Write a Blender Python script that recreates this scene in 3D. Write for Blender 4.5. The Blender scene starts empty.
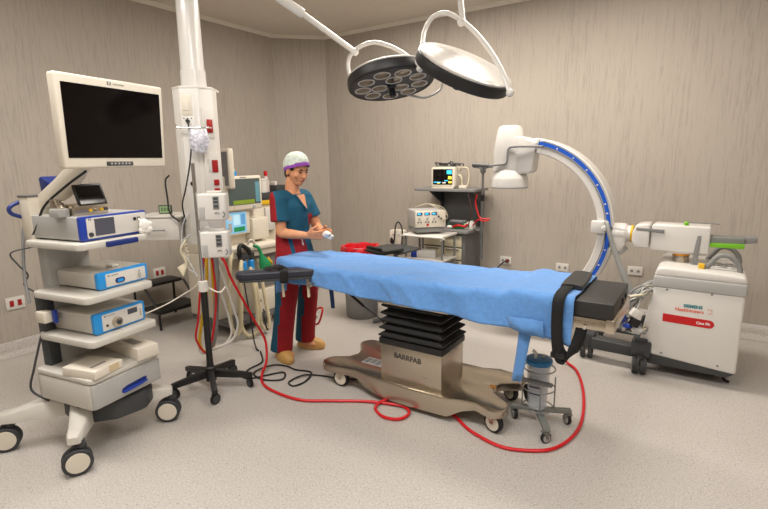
import bpy, bmesh, math, random
from mathutils import Vector as V, Matrix as M4, Euler, noise
random.seed(7)
PI = math.pi
sc = bpy.context.scene
col = sc.collection

# ------------------------------------------------------------------ materials
def lin(c):
    return tuple(((x/255)/12.92 if x/255 <= .04045 else ((x/255+.055)/1.055)**2.4) for x in c)+(1,)

def mat(name, rgb, rough=.5, metal=0., var=.06, scale=8., bump=0., bscale=60., spec=.5, emit=0., trans=0., coat=0.):
    m = bpy.data.materials.new(name); m.use_nodes = True
    nt = m.node_tree; b = nt.nodes['Principled BSDF']
    c = lin(rgb)
    tc = nt.nodes.new('ShaderNodeTexCoord')
    nz = nt.nodes.new('ShaderNodeTexNoise'); nz.inputs['Scale'].default_value = scale; nz.inputs['Detail'].default_value = 4
    nt.links.new(tc.outputs['Object'], nz.inputs['Vector'])
    rp = nt.nodes.new('ShaderNodeValToRGB')
    rp.color_ramp.elements[0].position = .3; rp.color_ramp.elements[1].position = .7
    rp.color_ramp.elements[0].color = tuple(max(0, x*(1-var)) for x in c[:3])+(1,)
    rp.color_ramp.elements[1].color = tuple(min(1, x*(1+var)) for x in c[:3])+(1,)
    nt.links.new(nz.outputs['Fac'], rp.inputs['Fac'])
    nt.links.new(rp.outputs['Color'], b.inputs['Base Color'])
    b.inputs['Roughness'].default_value = rough; b.inputs['Metallic'].default_value = metal
    b.inputs['Specular IOR Level'].default_value = spec
    b.inputs['Coat Weight'].default_value = coat
    if trans: b.inputs['Transmission Weight'].default_value = trans; b.inputs['IOR'].default_value = 1.3
    if emit:
        nt.links.new(rp.outputs['Color'], b.inputs['Emission Color']); b.inputs['Emission Strength'].default_value = emit
    if bump:
        n2 = nt.nodes.new('ShaderNodeTexNoise'); n2.inputs['Scale'].default_value = bscale; n2.inputs['Detail'].default_value = 3
        nt.links.new(tc.outputs['Object'], n2.inputs['Vector'])
        bp = nt.nodes.new('ShaderNodeBump'); bp.inputs['Strength'].default_value = bump; bp.inputs['Distance'].default_value = .01
        nt.links.new(n2.outputs['Fac'], bp.inputs['Height']); nt.links.new(bp.outputs['Normal'], b.inputs['Normal'])
    return m

def wall_mat(name, lo, hi):
    m = bpy.data.materials.new(name); m.use_nodes = True
    nt = m.node_tree; b = nt.nodes['Principled BSDF']
    g = nt.nodes.new('ShaderNodeNewGeometry')
    def nzn(sx, sz, scale, det):
        mp = nt.nodes.new('ShaderNodeMapping'); mp.inputs['Scale'].default_value = (sx, sx, sz)
        nt.links.new(g.outputs['Position'], mp.inputs['Vector'])
        n = nt.nodes.new('ShaderNodeTexNoise'); n.inputs['Scale'].default_value = scale; n.inputs['Detail'].default_value = det
        nt.links.new(mp.outputs['Vector'], n.inputs['Vector']); return n
    a = nzn(60, 3.5, 1, 5); c2 = nzn(150, 14, 1, 2); d = nzn(4, .8, 1, 2)
    def mix(x, y, f):
        k = nt.nodes.new('ShaderNodeMath'); k.operation = 'MULTIPLY_ADD'; k.inputs[1].default_value = f
        nt.links.new(x, k.inputs[0]); nt.links.new(y, k.inputs[2]); return k.outputs[0]
    s = mix(c2.outputs['Fac'], a.outputs['Fac'], .6)
    s = mix(d.outputs['Fac'], s, .35)
    rp = nt.nodes.new('ShaderNodeValToRGB')
    rp.color_ramp.elements[0].position = .72; rp.color_ramp.elements[1].position = 1.2/1.0 if False else 1.0
    rp.color_ramp.elements[0].color = lin(lo); rp.color_ramp.elements[1].color = lin(hi)
    nt.links.new(s, rp.inputs['Fac']); nt.links.new(rp.outputs['Color'], b.inputs['Base Color'])
    b.inputs['Roughness'].default_value = .62; b.inputs['Specular IOR Level'].default_value = .25
    bp = nt.nodes.new('ShaderNodeBump'); bp.inputs['Strength'].default_value = .12; bp.inputs['Distance'].default_value = .004
    nt.links.new(s, bp.inputs['Height']); nt.links.new(bp.outputs['Normal'], b.inputs['Normal'])
    return m

def floor_mat():
    m = bpy.data.materials.new('speckled_vinyl'); m.use_nodes = True
    nt = m.node_tree; b = nt.nodes['Principled BSDF']
    g = nt.nodes.new('ShaderNodeNewGeometry')
    def ramp(src, e):
        r = nt.nodes.new('ShaderNodeValToRGB')
        while len(r.color_ramp.elements) < len(e): r.color_ramp.elements.new(.5)
        for k, (p, c) in zip(r.color_ramp.elements, e): k.position = p; k.color = c
        nt.links.new(src, r.inputs['Fac']); return r
    n1 = nt.nodes.new('ShaderNodeTexNoise'); n1.inputs['Scale'].default_value = 115; n1.inputs['Detail'].default_value = 3
    nt.links.new(g.outputs['Position'], n1.inputs['Vector'])
    base = ramp(n1.outputs['Fac'], [(.3, lin((171, 165, 159))), (.5, lin((188, 182, 176))), (.7, lin((203, 198, 192)))])
    v = nt.nodes.new('ShaderNodeTexVoronoi'); v.inputs['Scale'].default_value = 75
    nt.links.new(g.outputs['Position'], v.inputs['Vector'])
    spots = ramp(v.outputs['Distance'], [(.0, (.34, .32, .30, 1)), (.15, (.5, .48, .46, 1)), (.22, (1, 1, 1, 1))])
    n3 = nt.nodes.new('ShaderNodeTexNoise'); n3.inputs['Scale'].default_value = 25
    nt.links.new(g.outputs['Position'], n3.inputs['Vector'])
    msk = ramp(n3.outputs['Fac'], [(.44, (0, 0, 0, 1)), (.54, (1, 1, 1, 1))])
    mx = nt.nodes.new('ShaderNodeMix'); mx.data_type = 'RGBA'; mx.blend_type = 'MULTIPLY'
    nt.links.new(msk.outputs['Color'], mx.inputs[0]); nt.links.new(base.outputs['Color'], mx.inputs[6]); nt.links.new(spots.outputs['Color'], mx.inputs[7])
    nt.links.new(mx.outputs[2], b.inputs['Base Color'])
    b.inputs['Roughness'].default_value = .3; b.inputs['Specular IOR Level'].default_value = .4
    return m

def drape_mat():
    m = mat('blue_drape_fabric', (95, 145, 206), .8, 0, .08, 50, .4, 14, .2)
    b = m.node_tree.nodes['Principled BSDF']
    b.inputs['Sheen Weight'].default_value = .25
    return m

LAMPW = mat('lamp_white_enamel', (190, 187, 182), .25, var=.01, coat=.25)
WALL = wall_mat('woven_wallpaper', (166, 157, 147), (179, 170, 159))
FLOOR = floor_mat()
CEIL = mat('ceiling_paint', (222, 214, 200), .8, var=.02)
CORN = mat('cornice_paint', (232, 226, 212), .7, var=.02)
DRAPE = drape_mat()
WHITE = mat('white_plastic', (215, 211, 204), .38, var=.02)
WHITE2 = mat('glossy_white_enamel', (216, 213, 208), .25, var=.01, coat=.2)
CREAM = mat('cream_plastic', (218, 210, 194), .42, var=.03)
CREAM2 = mat('aged_cream_enamel', (208, 198, 172), .5, var=.05)
LGREY = mat('light_grey_plastic', (176, 175, 172), .45, var=.03)
CGREY = mat('cart_grey_lacquer', (202, 198, 189), .42, var=.02)
MGREY = mat('mid_grey_plastic', (128, 128, 127), .5, var=.04)
DGREY = mat('dark_grey_plastic', (58, 60, 62), .5, var=.05)
SLATE = mat('slate_grey_steel', (104, 104, 104), .5, .2, var=.05)
BLACK = mat('black_plastic', (22, 22, 23), .45, var=.1)
RUBBER = mat('black_rubber', (20, 20, 21), .6, var=.1)
TYRE = mat('grey_tyre_rubber', (52, 54, 56), .6, var=.08)
PADK = mat('black_vinyl_pad', (38, 37, 36), .48, var=.06, bump=.05)
ARMPAD = mat('navy_black_vinyl', (40, 42, 54), .42, var=.06)
WEB = mat('black_webbing', (16, 16, 17), .85, var=.1, bump=.2, bscale=250)
STEEL = mat('brushed_steel', (196, 186, 170), .27, 1.0, var=.08, scale=3, bump=.03, bscale=40)
CHROME = mat('chrome', (200, 200, 200), .15, 1., var=.02)
GSTEEL = mat('grey_painted_steel', (138, 142, 138), .4, .5, var=.05)
BLUEP = mat('royal_blue_plastic', (30, 62, 160), .35, var=.04)
NAVY = mat('navy_plastic', (24, 44, 112), .4, var=.05)
SKYB = mat('sky_blue_plastic', (40, 150, 226), .35, var=.04)
CBLUE = mat('scale_blue', (24, 88, 196), .4, var=.05)
RED = mat('red_plastic', (196, 20, 24), .4, var=.05)
REDS = mat('socket_red', (160, 22, 22), .4, var=.05)
REDHOSE = mat('red_hose_rubber', (206, 18, 30), .35, var=.05)
SREEN = mat('screen_glass', (12, 8, 8), .1, var=.05, spec=.3)
SCRG = mat('grey_lcd', (82, 82, 92), .3, var=.04)
LCD = mat('grey_green_lcd', (70, 80, 78), .25, var=.05, emit=.25)
LCDG = mat('green_lcd_strip', (120, 140, 40), .3, var=.05, emit=.3)
LCDB = mat('blue_lcd', (130, 190, 226), .3, var=.12, emit=.35)
LCDC = mat('cyan_trace', (60, 190, 230), .3, emit=.8)
LCDY = mat('yellow_trace', (230, 210, 70), .3, emit=.8)
GREEN = mat('lime_green_label', (120, 190, 40), .5, var=.05)
GBAG = mat('green_rubber_bag', (34, 150, 92), .45, var=.1)
YEL = mat('yellow_plastic', (222, 178, 30), .5, var=.06)
ORANGE = mat('orange_label', (216, 140, 30), .6, var=.15, scale=60)
HOSEC = mat('cream_breathing_hose', (206, 194, 160), .55, var=.06)
PAPER = mat('white_card', (222, 214, 200), .7, var=.03)
CARD = mat('beige_sticker', (204, 184, 150), .7, var=.05)
TEALS = mat('scrub_teal', (14, 82, 108), .85, var=.08, scale=20, bump=.1, bscale=300)
MAROON = mat('scrub_maroon', (146, 12, 24), .85, var=.08, scale=20, bump=.1, bscale=300)
SKIN = mat('skin', (210, 146, 106), .5, var=.05, scale=30)
LIP = mat('lips', (170, 86, 80), .5)
HAIR = mat('dark_brown_hair', (44, 28, 22), .6, var=.2, scale=80)
CAPM = mat('patterned_cap_cloth', (206, 216, 206), .85, var=.14, scale=45)
PURP = mat('purple_cap_band', (140, 70, 168), .8, var=.08)
TAN = mat('tan_clog_rubber', (206, 160, 92), .5, var=.05)
EYE = mat('eye_dark', (30, 20, 16), .2)
GAUZE = mat('white_gauze', (236, 232, 224), .9, var=.04, bump=.3, bscale=80)
TEXTD = mat('dark_print', (60, 54, 48), .6)
TEXTN = mat('navy_print', (20, 30, 80), .6)
TEXTT = mat('teal_print', (0, 120, 130), .6)
TEXTO = mat('orange_print', (224, 90, 50), .6)
TEXTW = mat('white_print', (236, 232, 230), .6)
TEXTG = mat('grey_print', (150, 146, 140), .6)
MILKY = mat('milky_plastic_film', (206, 212, 224), .3, var=.12)
CLEAR = mat('clear_plastic', (222, 228, 234), .12, var=.02)
LENS = mat('lamp_lens_glass', (128, 116, 98), .12, .6, var=.45, scale=26)
BAGP = mat('printed_clear_bag', (196, 196, 206), .25, var=.45, scale=70)
for m_, a_ in ((CLEAR, .3), (MILKY, .6)): m_.node_tree.nodes['Principled BSDF'].inputs['Alpha'].default_value = a_
REDBAG = mat('red_bin_bag', (204, 24, 36), .3, var=.15, scale=30, bump=.5, bscale=25)

# ------------------------------------------------------------------ mesh builder
def frame(d):
    d = V(d).normalized(); a = V((0, 0, 1)) if abs(d.z) < .9 else V((1, 0, 0))
    u = d.cross(a).normalized(); return u, d.cross(u).normalized(), d

class MB:
    def __init__(s): s.v = []; s.f = []; s.m = []; s.mi = 0
    def add(s, vs, fs):
        n = len(s.v); s.v += [V(x) for x in vs]
        for f in fs: s.f.append([n+i for i in f]); s.m.append(s.mi)
        return s
    def box(s, a, b, bev=0, seg=2, rot=None, piv=None, taper=None):
        a = V(a); b = V(b); c = (a+b)/2; h = (b-a)/2
        bm = bmesh.new(); bmesh.ops.create_cube(bm, size=2)
        for v in bm.verts:
            v.co = V((v.co.x*h.x, v.co.y*h.y, v.co.z*h.z))
        if taper:
            for v in bm.verts:
                if v.co.z > 0: v.co.x *= taper[0]; v.co.y *= taper[1]
        if bev: bmesh.ops.bevel(bm, geom=list(bm.edges), offset=min(bev, .95*min(abs(h.x), abs(h.y), abs(h.z))), segments=seg, profile=.5, affect='EDGES')
        bm.verts.index_update()
        vs = [v.co.copy() for v in bm.verts]
        if rot is not None:
            R = Euler(rot).to_matrix(); vs = [R@v for v in vs]
        vs = [v+c for v in vs]
        s.add(vs, [[v.index for v in f.verts] for f in bm.faces]); bm.free(); return s
    def prism(s, poly, axis, a, b, bev=0, seg=2):
        """poly in the two other axes (x->(y,z), y->(x,z), z->(x,y))"""
        def P(p, t):
            return {'x': (t, p[0], p[1]), 'y': (p[0], t, p[1]), 'z': (p[0], p[1], t)}[axis]
        bm = bmesh.new()
        lo = [bm.verts.new(P(p, a)) for p in poly]; hi = [bm.verts.new(P(p, b)) for p in poly]
        n = len(poly)
        bm.faces.new(lo[::-1]); bm.faces.new(hi)
        for i in range(n): bm.faces.new((lo[i], lo[(i+1) % n], hi[(i+1) % n], hi[i]))
        bmesh.ops.recalc_face_normals(bm, faces=list(bm.faces))
        if bev:
            bmesh.ops.bevel(bm, geom=list(bm.edges), offset=bev, segments=seg, profile=.5, affect='EDGES')
        bm.verts.index_update()
        s.add([v.co.copy() for v in bm.verts], [[v.index for v in f.verts] for f in bm.faces]); bm.free(); return s
    def cyl(s, p, q, r, r2=None, n=20):
        p = V(p); q = V(q); r2 = r if r2 is None else r2; u, w, d = frame(q-p)
        vs = [p+(u*math.cos(2*PI*i/n)+w*math.sin(2*PI*i/n))*r for i in range(n)]+[q+(u*math.cos(2*PI*i/n)+w*math.sin(2*PI*i/n))*r2 for i in range(n)]
        return s.add(vs, [[i, (i+1) % n, n+(i+1) % n, n+i] for i in range(n)]+[list(range(n))[::-1], list(range(n, 2*n))])
    def lathe(s, prof, c=(0, 0, 0), d=(0, 0, 1), n=32):
        """prof = [(radius, height)] along direction d"""
        c = V(c); u, w, d = frame(d); vs = []; fs = []
        for r, h in prof:
            for i in range(n): vs.append(c+d*h+(u*math.cos(2*PI*i/n)+w*math.sin(2*PI*i/n))*max(r, 1e-4))
        for k in range(len(prof)-1):
            for i in range(n): j = (i+1) % n; fs.append([k*n+i, k*n+j, (k+1)*n+j, (k+1)*n+i])
        fs.append(list(range(n))[::-1]); fs.append([(len(prof)-1)*n+i for i in range(n)])
        return s.add(vs, fs)
    def tube(s, pts, r, n=10, smooth=6, closed=False, radii=None, flat=None):
        pts = [V(p) for p in pts]
        if smooth and len(pts) > 2:
            out = []; rr = []; N = len(pts); rng = N if closed else N-1
            for i in range(rng):
                p1 = pts[i]; p2 = pts[(i+1) % N]
                p0 = pts[(i-1) % N] if closed or i > 0 else p1*2-p2
                p3 = pts[(i+2) % N] if closed or i+2 < N else p2*2-p1
                for k in range(smooth):
                    t = k/smooth
                    out.append(.5*((2*p1)+(p2-p0)*t+(2*p0-5*p1+4*p2-p3)*t*t+(3*p1-p0-3*p2+p3)*t**3))
                    if radii: rr.append(radii[i]*(1-t)+radii[(i+1) % N]*t)
            if not closed:
                out.append(pts[-1]);
                if radii: rr.append(radii[-1])
            pts = out; radii = rr if radii else None
        N = len(pts); vs = []; fs = []
        u = None
        for i in range(N):
            if closed: d = pts[(i+1) % N]-pts[i-1]
            else: d = pts[min(i+1, N-1)]-pts[max(i-1, 0)]
            d.normalize()
            if u is None: u = frame(d)[0]
            u = (u-d*u.dot(d)); u = u.normalized() if u.length > 1e-6 else frame(d)[0]
            w = d.cross(u); R = radii[i] if radii else r
            for k in range(n):
                a = 2*PI*k/n; vs.append(pts[i]+u*(math.cos(a)*R)+w*(math.sin(a)*R*(flat or 1)))
        for i in range(N if closed else N-1):
            j = (i+1) % N
            for k in range(n): l = (k+1) % n; fs.append([i*n+k, i*n+l, j*n+l, j*n+k])
        if not closed: fs += [list(range(n))[::-1], [(N-1)*n+k for k in range(n)]]
        return s.add(vs, fs)
    def ball(s, c, r, n=20, m=12, rot=None):
        if not hasattr(r, '__len__'): r = (r, r, r)
        c = V(c); vs = []; fs = []; R = Euler(rot).to_matrix() if rot else None
        for j in range(m+1):
            t = PI*j/m
            for i in range(n):
                p = V((r[0]*math.sin(t)*math.cos(2*PI*i/n), r[1]*math.sin(t)*math.sin(2*PI*i/n), r[2]*math.cos(t)))
                if j in (0, m): p = V((1e-5*math.cos(2*PI*i/n), 1e-5*math.sin(2*PI*i/n), p.z))
                vs.append(c+(R@p if R else p))
        for j in range(m):
            for i in range(n): k = (i+1) % n; fs.append([j*n+i, (j+1)*n+i, (j+1)*n+k, j*n+k])
        fs.append(list(range(n))); fs.append([m*n+i for i in range(n)][::-1])
        return s.add(vs, fs)
    def capsule(s, p, q, r1, r2, n=14):
        p = V(p); q = V(q); d = (q-p); L = d.length; d.normalize(); prof = []
        for k in range(6): a = -PI/2+PI/2*k/5; prof.append((r1*math.cos(a), r1*math.sin(a)))
        for k in range(6): a = PI/2*k/5; prof.append((r2*math.cos(a), L+r2*math.sin(a)))
        return s.lathe(prof, p, d, n)
    def loft(s, rings, n=24):
        """rings = [(centre, rx, ry[, exponent])] stacked; cross-sections in x,y"""
        vs = []; fs = []
        for rg in rings:
            c = V(rg[0]); e = rg[3] if len(rg) > 3 else 1.
            for i in range(n):
                a = 2*PI*i/n; ca = math.cos(a); sa = math.sin(a)
                vs.append(c+V((rg[1]*math.copysign(abs(ca)**e, ca), rg[2]*math.copysign(abs(sa)**e, sa), 0)))
        for k in range(len(rings)-1):
            for i in range(n): j = (i+1) % n; fs.append([k*n+i, k*n+j, (k+1)*n+j, (k+1)*n+i])
        fs.append(list(range(n))[::-1]); fs.append([(len(rings)-1)*n+i for i in range(n)])
        return s.add(vs, fs)
    def grid(s, P):
        a = len(P); b = len(P[0])
        return s.add([p for row in P for p in row], [[i*b+j, i*b+j+1, (i+1)*b+j+1, (i+1)*b+j] for i in range(a-1) for j in range(b-1)])
    def mesh(s, name, mats, xf=None, ang=35, recalc=True):
        me = bpy.data.meshes.new(name)
        vs = [xf@v for v in s.v] if xf else s.v
        me.from_pydata([tuple(v) for v in vs], [], s.f); me.update()
        mats = mats if isinstance(mats, (list, tuple)) else [mats]
        for m in mats: me.materials.append(m)
        me.polygons.foreach_set('material_index', s.m)
        if recalc:
            bm = bmesh.new(); bm.from_mesh(me); bmesh.ops.recalc_face_normals(bm, faces=list(bm.faces)); bm.to_mesh(me); bm.free()
        me.polygons.foreach_set('use_smooth', [True]*len(me.polygons))
        me.set_sharp_from_angle(angle=math.radians(ang))
        return me
    def build(s, name, mats, parent=None, W=False, at=None, ang=35, rot=None):
        """W: coordinates are world coordinates, converted into the parent's frame"""
        xf = world_of(parent).inverted() if (W and parent is not None) else None
        o = bpy.data.objects.new(name, s.mesh(name, mats, xf, ang)); col.objects.link(o)
        if parent is not None: o.parent = parent
        if at is not None: o.location = at
        if rot is not None: o.rotation_euler = rot
        return o

def world_of(o):
    m = M4.LocRotScale(o.location, o.rotation_euler, o.scale)
    return world_of(o.parent)@m if o.parent else m

def tag(o, label, cat=None, group=None):
    o['label'] = label
    if cat: o['category'] = cat
    if group: o['group'] = group
    return o

def thing(name, label, cat, loc=(0, 0, 0), rz=0, group=None):
    o = bpy.data.objects.new(name, None); col.objects.link(o)
    o.empty_display_size = .1; o.location = loc; o.rotation_euler = (0, 0, rz)
    return tag(o, label, cat, group)

def struct(name, mb, m, ang=35):
    o = mb.build(name, m, ang=ang); o['kind'] = 'structure'; return o

def solo(name, mb, m, label, cat, group=None, org=None, ang=35):
    """a thing that is one mesh, its origin at org (coordinates in world space)"""
    if org is not None:
        mb.v = [v-V(org) for v in mb.v]
    o = mb.build(name, m, ang=ang)
    if org is not None: o.location = org
    return tag(o, label, cat, group)

def text(s, size, origin, right, up, m, name, parent, depth=.0006, align='LEFT', W=True, bold=0.):
    cu = bpy.data.curves.new('t', 'FONT'); cu.body = s; cu.size = size; cu.extrude = depth; cu.align_x = align; cu.resolution_u = 3
    cu.offset = bold
    o = bpy.data.objects.new('t', cu); col.objects.link(o)
    me = bpy.data.meshes.new_from_object(o.evaluated_get(bpy.context.evaluated_depsgraph_get()))
    bpy.data.objects.remove(o); bpy.data.curves.remove(cu)
    r = V(right).normalized(); u = V(up).normalized(); n = r.cross(u)
    X = M4(((r.x, u.x, n.x, origin[0]), (r.y, u.y, n.y, origin[1]), (r.z, u.z, n.z, origin[2]), (0, 0, 0, 1)))
    if W and parent is not None: X = world_of(parent).inverted()@X
    me.transform(X); me.materials.clear(); me.materials.append(m); me.name = name
    q = bpy.data.objects.new(name, me); col.objects.link(q); q.parent = parent
    return q

def caster(parent, pos, r, w, yaw, fork=DGREY, tyre=TYRE, hub=CREAM, top=None, W=False, twin=False):
    """castor: fork (part) with a tyre and a hub cap as sub-parts; pos = floor contact, local to parent"""
    pos = V(pos); c = V((0, 0, r)); d = V((math.cos(yaw), math.sin(yaw), 0)); ax = V((-d.y, d.x, 0))
    top = top or 2.25*r
    a = MB()
    a.cyl((d.x*-r*.35, d.y*-r*.35, 2.0*r), (d.x*-r*.35, d.y*-r*.35, top), r*.28, n=14)
    yokew = w*.5+.006 if not twin else w*.1
    top = max(top, 2.22*r)
    for sgn in ((-1, 1) if not twin else (0,)):
        o = ax*(sgn*yokew)
        pr = [c+o+d*(-r*.2), c+o+d*(r*.2), c+o+V((0, 0, r*1.1))+d*(r*.12), c+o+V((0, 0, r*1.1))-d*(r*.6)]
        t = ax*.004
        a.add([p-t for p in pr]+[p+t for p in pr], [[0, 1, 2, 3], [7, 6, 5, 4], [0, 4, 5, 1], [1, 5, 6, 2], [2, 6, 7, 3], [3, 7, 4, 0]])
    a.box((-r*.55, -yokew-.004, r*1.03), (r*.35, yokew+.004, r*1.03+.016), .004) if False else None
    q = [(-r*.7, -yokew-.005), (r*.2, -yokew-.005), (r*.2, yokew+.005), (-r*.7, yokew+.005)]
    q = [d*x+ax*y for x, y in q]
    a.add([p+V((0, 0, 2.03*r)) for p in q]+[p+V((0, 0, 2.18*r)) for p in q],
          [[3, 2, 1, 0], [4, 5, 6, 7], [0, 1, 5, 4], [1, 2, 6, 5], [2, 3, 7, 6], [3, 0, 4, 7]])
    f = a.build('caster', fork, parent, at=pos)
    t = MB()
    offs = [0] if not twin else [-w*.32, w*.32]
    ww = w if not twin else w*.4
    for o in offs:
        t.lathe([(r*.55, -ww/2), (r*.93, -ww/2), (r, -ww*.3), (r, ww*.3), (r*.93, ww/2), (r*.55, ww/2)], c+ax*o, ax, 28)
    t.build('wheel', tyre, f)
    h = MB()
    for o in offs:
        for sg in (-1, 1):
            h.lathe([(r*.78, ww*.46), (r*.74, ww*.56), (r*.3, ww*.62), (.001, ww*.62)], c+ax*o, ax*sg, 24)
    h.build('hub_cap', hub, f)
    return f

# ------------------------------------------------------------------ camera
F, PITCH, ROLL, YAW, CH = 486., .1911, -.0143, .5864, 1.5
fw = V((-math.sin(YAW)*math.cos(PITCH), math.cos(YAW)*math.cos(PITCH), -math.sin(PITCH)))
r0 = V((math.cos(YAW), math.sin(YAW), 0)); u0 = r0.cross(fw)
cr = r0*math.cos(ROLL)+u0*math.sin(ROLL); cu_ = u0*math.cos(ROLL)-r0*math.sin(ROLL)
cam = bpy.data.objects.new('camera', bpy.data.cameras.new('camera')); col.objects.link(cam)
cam.matrix_world = M4(((cr.x, cu_.x, -fw.x, 0), (cr.y, cu_.y, -fw.y, 0), (cr.z, cu_.z, -fw.z, CH), (0, 0, 0, 1)))
cam.data.sensor_width = 36; cam.data.lens = F/768*36; cam.data.clip_start = .05
sc.camera = cam

# ------------------------------------------------------------------ room
XA, YB, XR, YF, H = -4.55, 4.91, 3.2, -2.6, 3.0
CA, CB = 4.47, -4.09           # chamfered corner: y on the left wall, x on the back wall
struct('floor', MB().box((XA-.1, YF-.1, -.1), (XR+.1, YB+.1, 0)), FLOOR)
struct('ceiling', MB().box((XA-.1, YF-.1, H), (XR+.1, YB+.1, H+.1)), CEIL)
struct('wall_left', MB().box((XA-.1, YF, 0), (XA, YB+.1, H)), WALL)
struct('wall_back', MB().box((XA, YB, 0), (XR, YB+.1, H)), WALL)
struct('wall_corner', MB().prism([(XA, CA), (CB, YB), (XA, YB)], 'z', 0, H), WALL)
struct('wall_right', MB().box((XR, YF, 0), (XR+.1, YB+.1, H)), WALL)
struct('wall_front', MB().box((XA, YF-.1, 0), (XR, YF, H)), WALL)
def coved(name, pts, n):
    """sheet vinyl turned up the wall: a cove that rises 11 cm"""
    m = MB(); prof = [(.075, .0015), (.05, .003), (.03, .010), (.015, .024), (.007, .045), (.005, .115), (.001, .118)]
    P = [[V(p)+V(n).normalized()*d+V((0, 0, z)) for d, z in prof] for p in pts]
    P = [[V(p)+V((0, 0, 0)) for p in row] for row in P]
    m.grid(P); return struct(name, m, FLOOR, 80)
coved('baseboard_left', [(XA, YF, 0), (XA, CA, 0)], (1, 0, 0))
coved('baseboard_corner', [(XA, CA, 0), (CB, YB, 0)], (YB-CA, -(CB-XA), 0))
coved('baseboard_back', [(CB, YB, 0), (XR, YB, 0)], (0, -1, 0))
coved('baseboard_right', [(XR, YB, 0), (XR, YF, 0)], (-1, 0, 0))
def cornice(name, p, q, n):
    m = MB(); n = V(n).normalized(); prof = [(0, -.035), (.012, -.032), (.03, -.012), (.04, -.001)]
    m.grid([[V(x)+n*d+V((0, 0, H+z)) for d, z in prof] for x in (p, q)]); struct(name, m, CORN, 80)
cornice('trim_1', (XA, YF, 0), (XA, CA, 0), (1, 0, 0))
cornice('trim_2', (XA, CA, 0), (CB, YB, 0), (YB-CA, -(CB-XA), 0))
cornice('trim_3', (CB, YB, 0), (XR, YB, 0), (0, -1, 0))

# wall sockets
def socket(label, c, along, n, red):
    c = V(c); n = V(n); a = V(along)
    t = thing('wall_socket', label, 'socket', c)
    w, h = .062, .041
    if red: w, h = .066, .05
    def bx(u0, u1, z0, z1, d0, d1, bev):
        p = a*u0+n*d0+V((0, 0, z0)); q = a*u1+n*d1+V((0, 0, z1))
        return V([min(p[i], q[i]) for i in range(3)]), V([max(p[i], q[i]) for i in range(3)]), bev
    MB().box(*bx(-w, w, -h, h, 0, .012, .004)).build('cover_plate', WHITE, t)
    for u in (-.027, .027):
        if red: MB().box(*bx(u-.014, u+.014, -.024, .024, .0115, .0165, .002)).build('outlet', REDS, t)
        else:
            m = MB(); m.lathe([(.013, 0), (.013, .002), (.009, .002)], a*u+n*.012, n, 16)
            m.build('outlet', MGREY, t)
    return t
socket('white wall socket plate with two red outlets, left of the endoscopy cart', (XA, 1.493, .422), (0, 1, 0), (1, 0, 0), True)
socket('white wall socket plate with two red outlets, above the black step stool', (XA, 2.735, .42), (0, 1, 0), (1, 0, 0), True)
socket('white wall socket plate with a dark plug pushed in, right of the grey trolley', (-1.715, YB, .445), (1, 0, 0), (0, -1, 0), False)
socket('white wall socket plate with two empty outlets, just left of the C-shaped arm', (-1.133, YB, .432), (1, 0, 0), (0, -1, 0), False)
socket('white wall socket plate between the C-shaped arm and the mobile x-ray cart', (-.488, YB, .47), (1, 0, 0), (0, -1, 0), False)
t = thing('power_plug', 'dark red-brown plug and black lead in the socket beside the grey trolley', 'plug', (-1.69, YB-.014, .445))
MB().lathe([(.02, 0), (.02, .03), (.012, .045)], (0, 0, 0), (0, -1, 0), 14).build('plug_body', mat('brown_plug', (96, 40, 30), .5), t)
MB().tube([(0, -.04, 0), (-.03, -.06, -.015), (-.09, -.06, -.09), (-.13, -.05, -.25), (-.14, -.05, -.41), (-.2, -.12, -.436)], .006).build('lead', RUBBER, t)
#@@SPLIT

# ------------------------------------------------------------------ endoscopy cart (local: x = width, -y = front)
TH = math.atan2(.985, -.17)
cart = thing('endoscopy_cart', 'grey four-castor endoscopy cart with shelves and a drawer, at the left of the room', 'cart', (-2.75, 1.2, 0), TH)
def rrect(x0, x1, y0, y1, r, n=5):
    P = []
    for cx, cy, a in ((x1-r, y1-r, 0), (x0+r, y1-r, PI/2), (x0+r, y0+r, PI), (x1-r, y0+r, 1.5*PI)):
        for k in range(n+1): P.append((cx+r*math.cos(a+PI/2*k/n), cy+r*math.sin(a+PI/2*k/n)))
    return P
for z, th in ((1.13, .034), (.866, .036), (.642, .036)):
    MB().prism(rrect(-.168, .232, -.285, .14, .035), 'z', z-th, z, .008).build('shelf', CGREY, cart)
hb = MB().prism(rrect(-.03, .15, -.302, -.27, .012), 'z', 1.096, 1.124, .006); hb.build('shelf_handle', NAVY, cart)
dr = MB(); dr.prism(rrect(-.195, .222, -.275, .16, .03), 'z', .425, .452, .008)
dr.prism(rrect(-.195, .222, -.27, .16, .03), 'z', .285, .4235, .012)
drw = dr.build('drawer', CGREY, cart)
MB().prism(rrect(-.19, .217, -.2735, -.255, .008), 'z', .292, .415, .004).build('drawer_front', LGREY, drw)
m = MB(); m.prism([(-.035, .318), (-.03, .337), (.0, .346), (.1, .351), (.122, .349), (.12, .327), (.09, .320), (0, .314)], 'y', -.2765, -.27, .002); m.build('drawer_handle', NAVY, drw)
m = MB(); m.prism([(-.033, .316), (-.028, .328), (.12, .333), (.118, .327), (.09, .320), (0, .314)], 'y', -.288, -.272, .003); m.build('handle_lip', BLUEP, drw)
MB().box((-.085, .102, .25), (.15, .18, 1.12), .012).build('column', LGREY, cart)
MB().box((-.145, .10, .3), (-.083, .16, .84), .006).build('cable_rail', DGREY, cart)
m = MB()
m.box((-.175, .05, .70), (-.125, .12, .76), .006); m.build('power_outlet', CREAM, cart)
MB().box((-.135, .022, .695), (-.12, .05, .765), .003).build('plug', BLUEP, cart)
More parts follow.
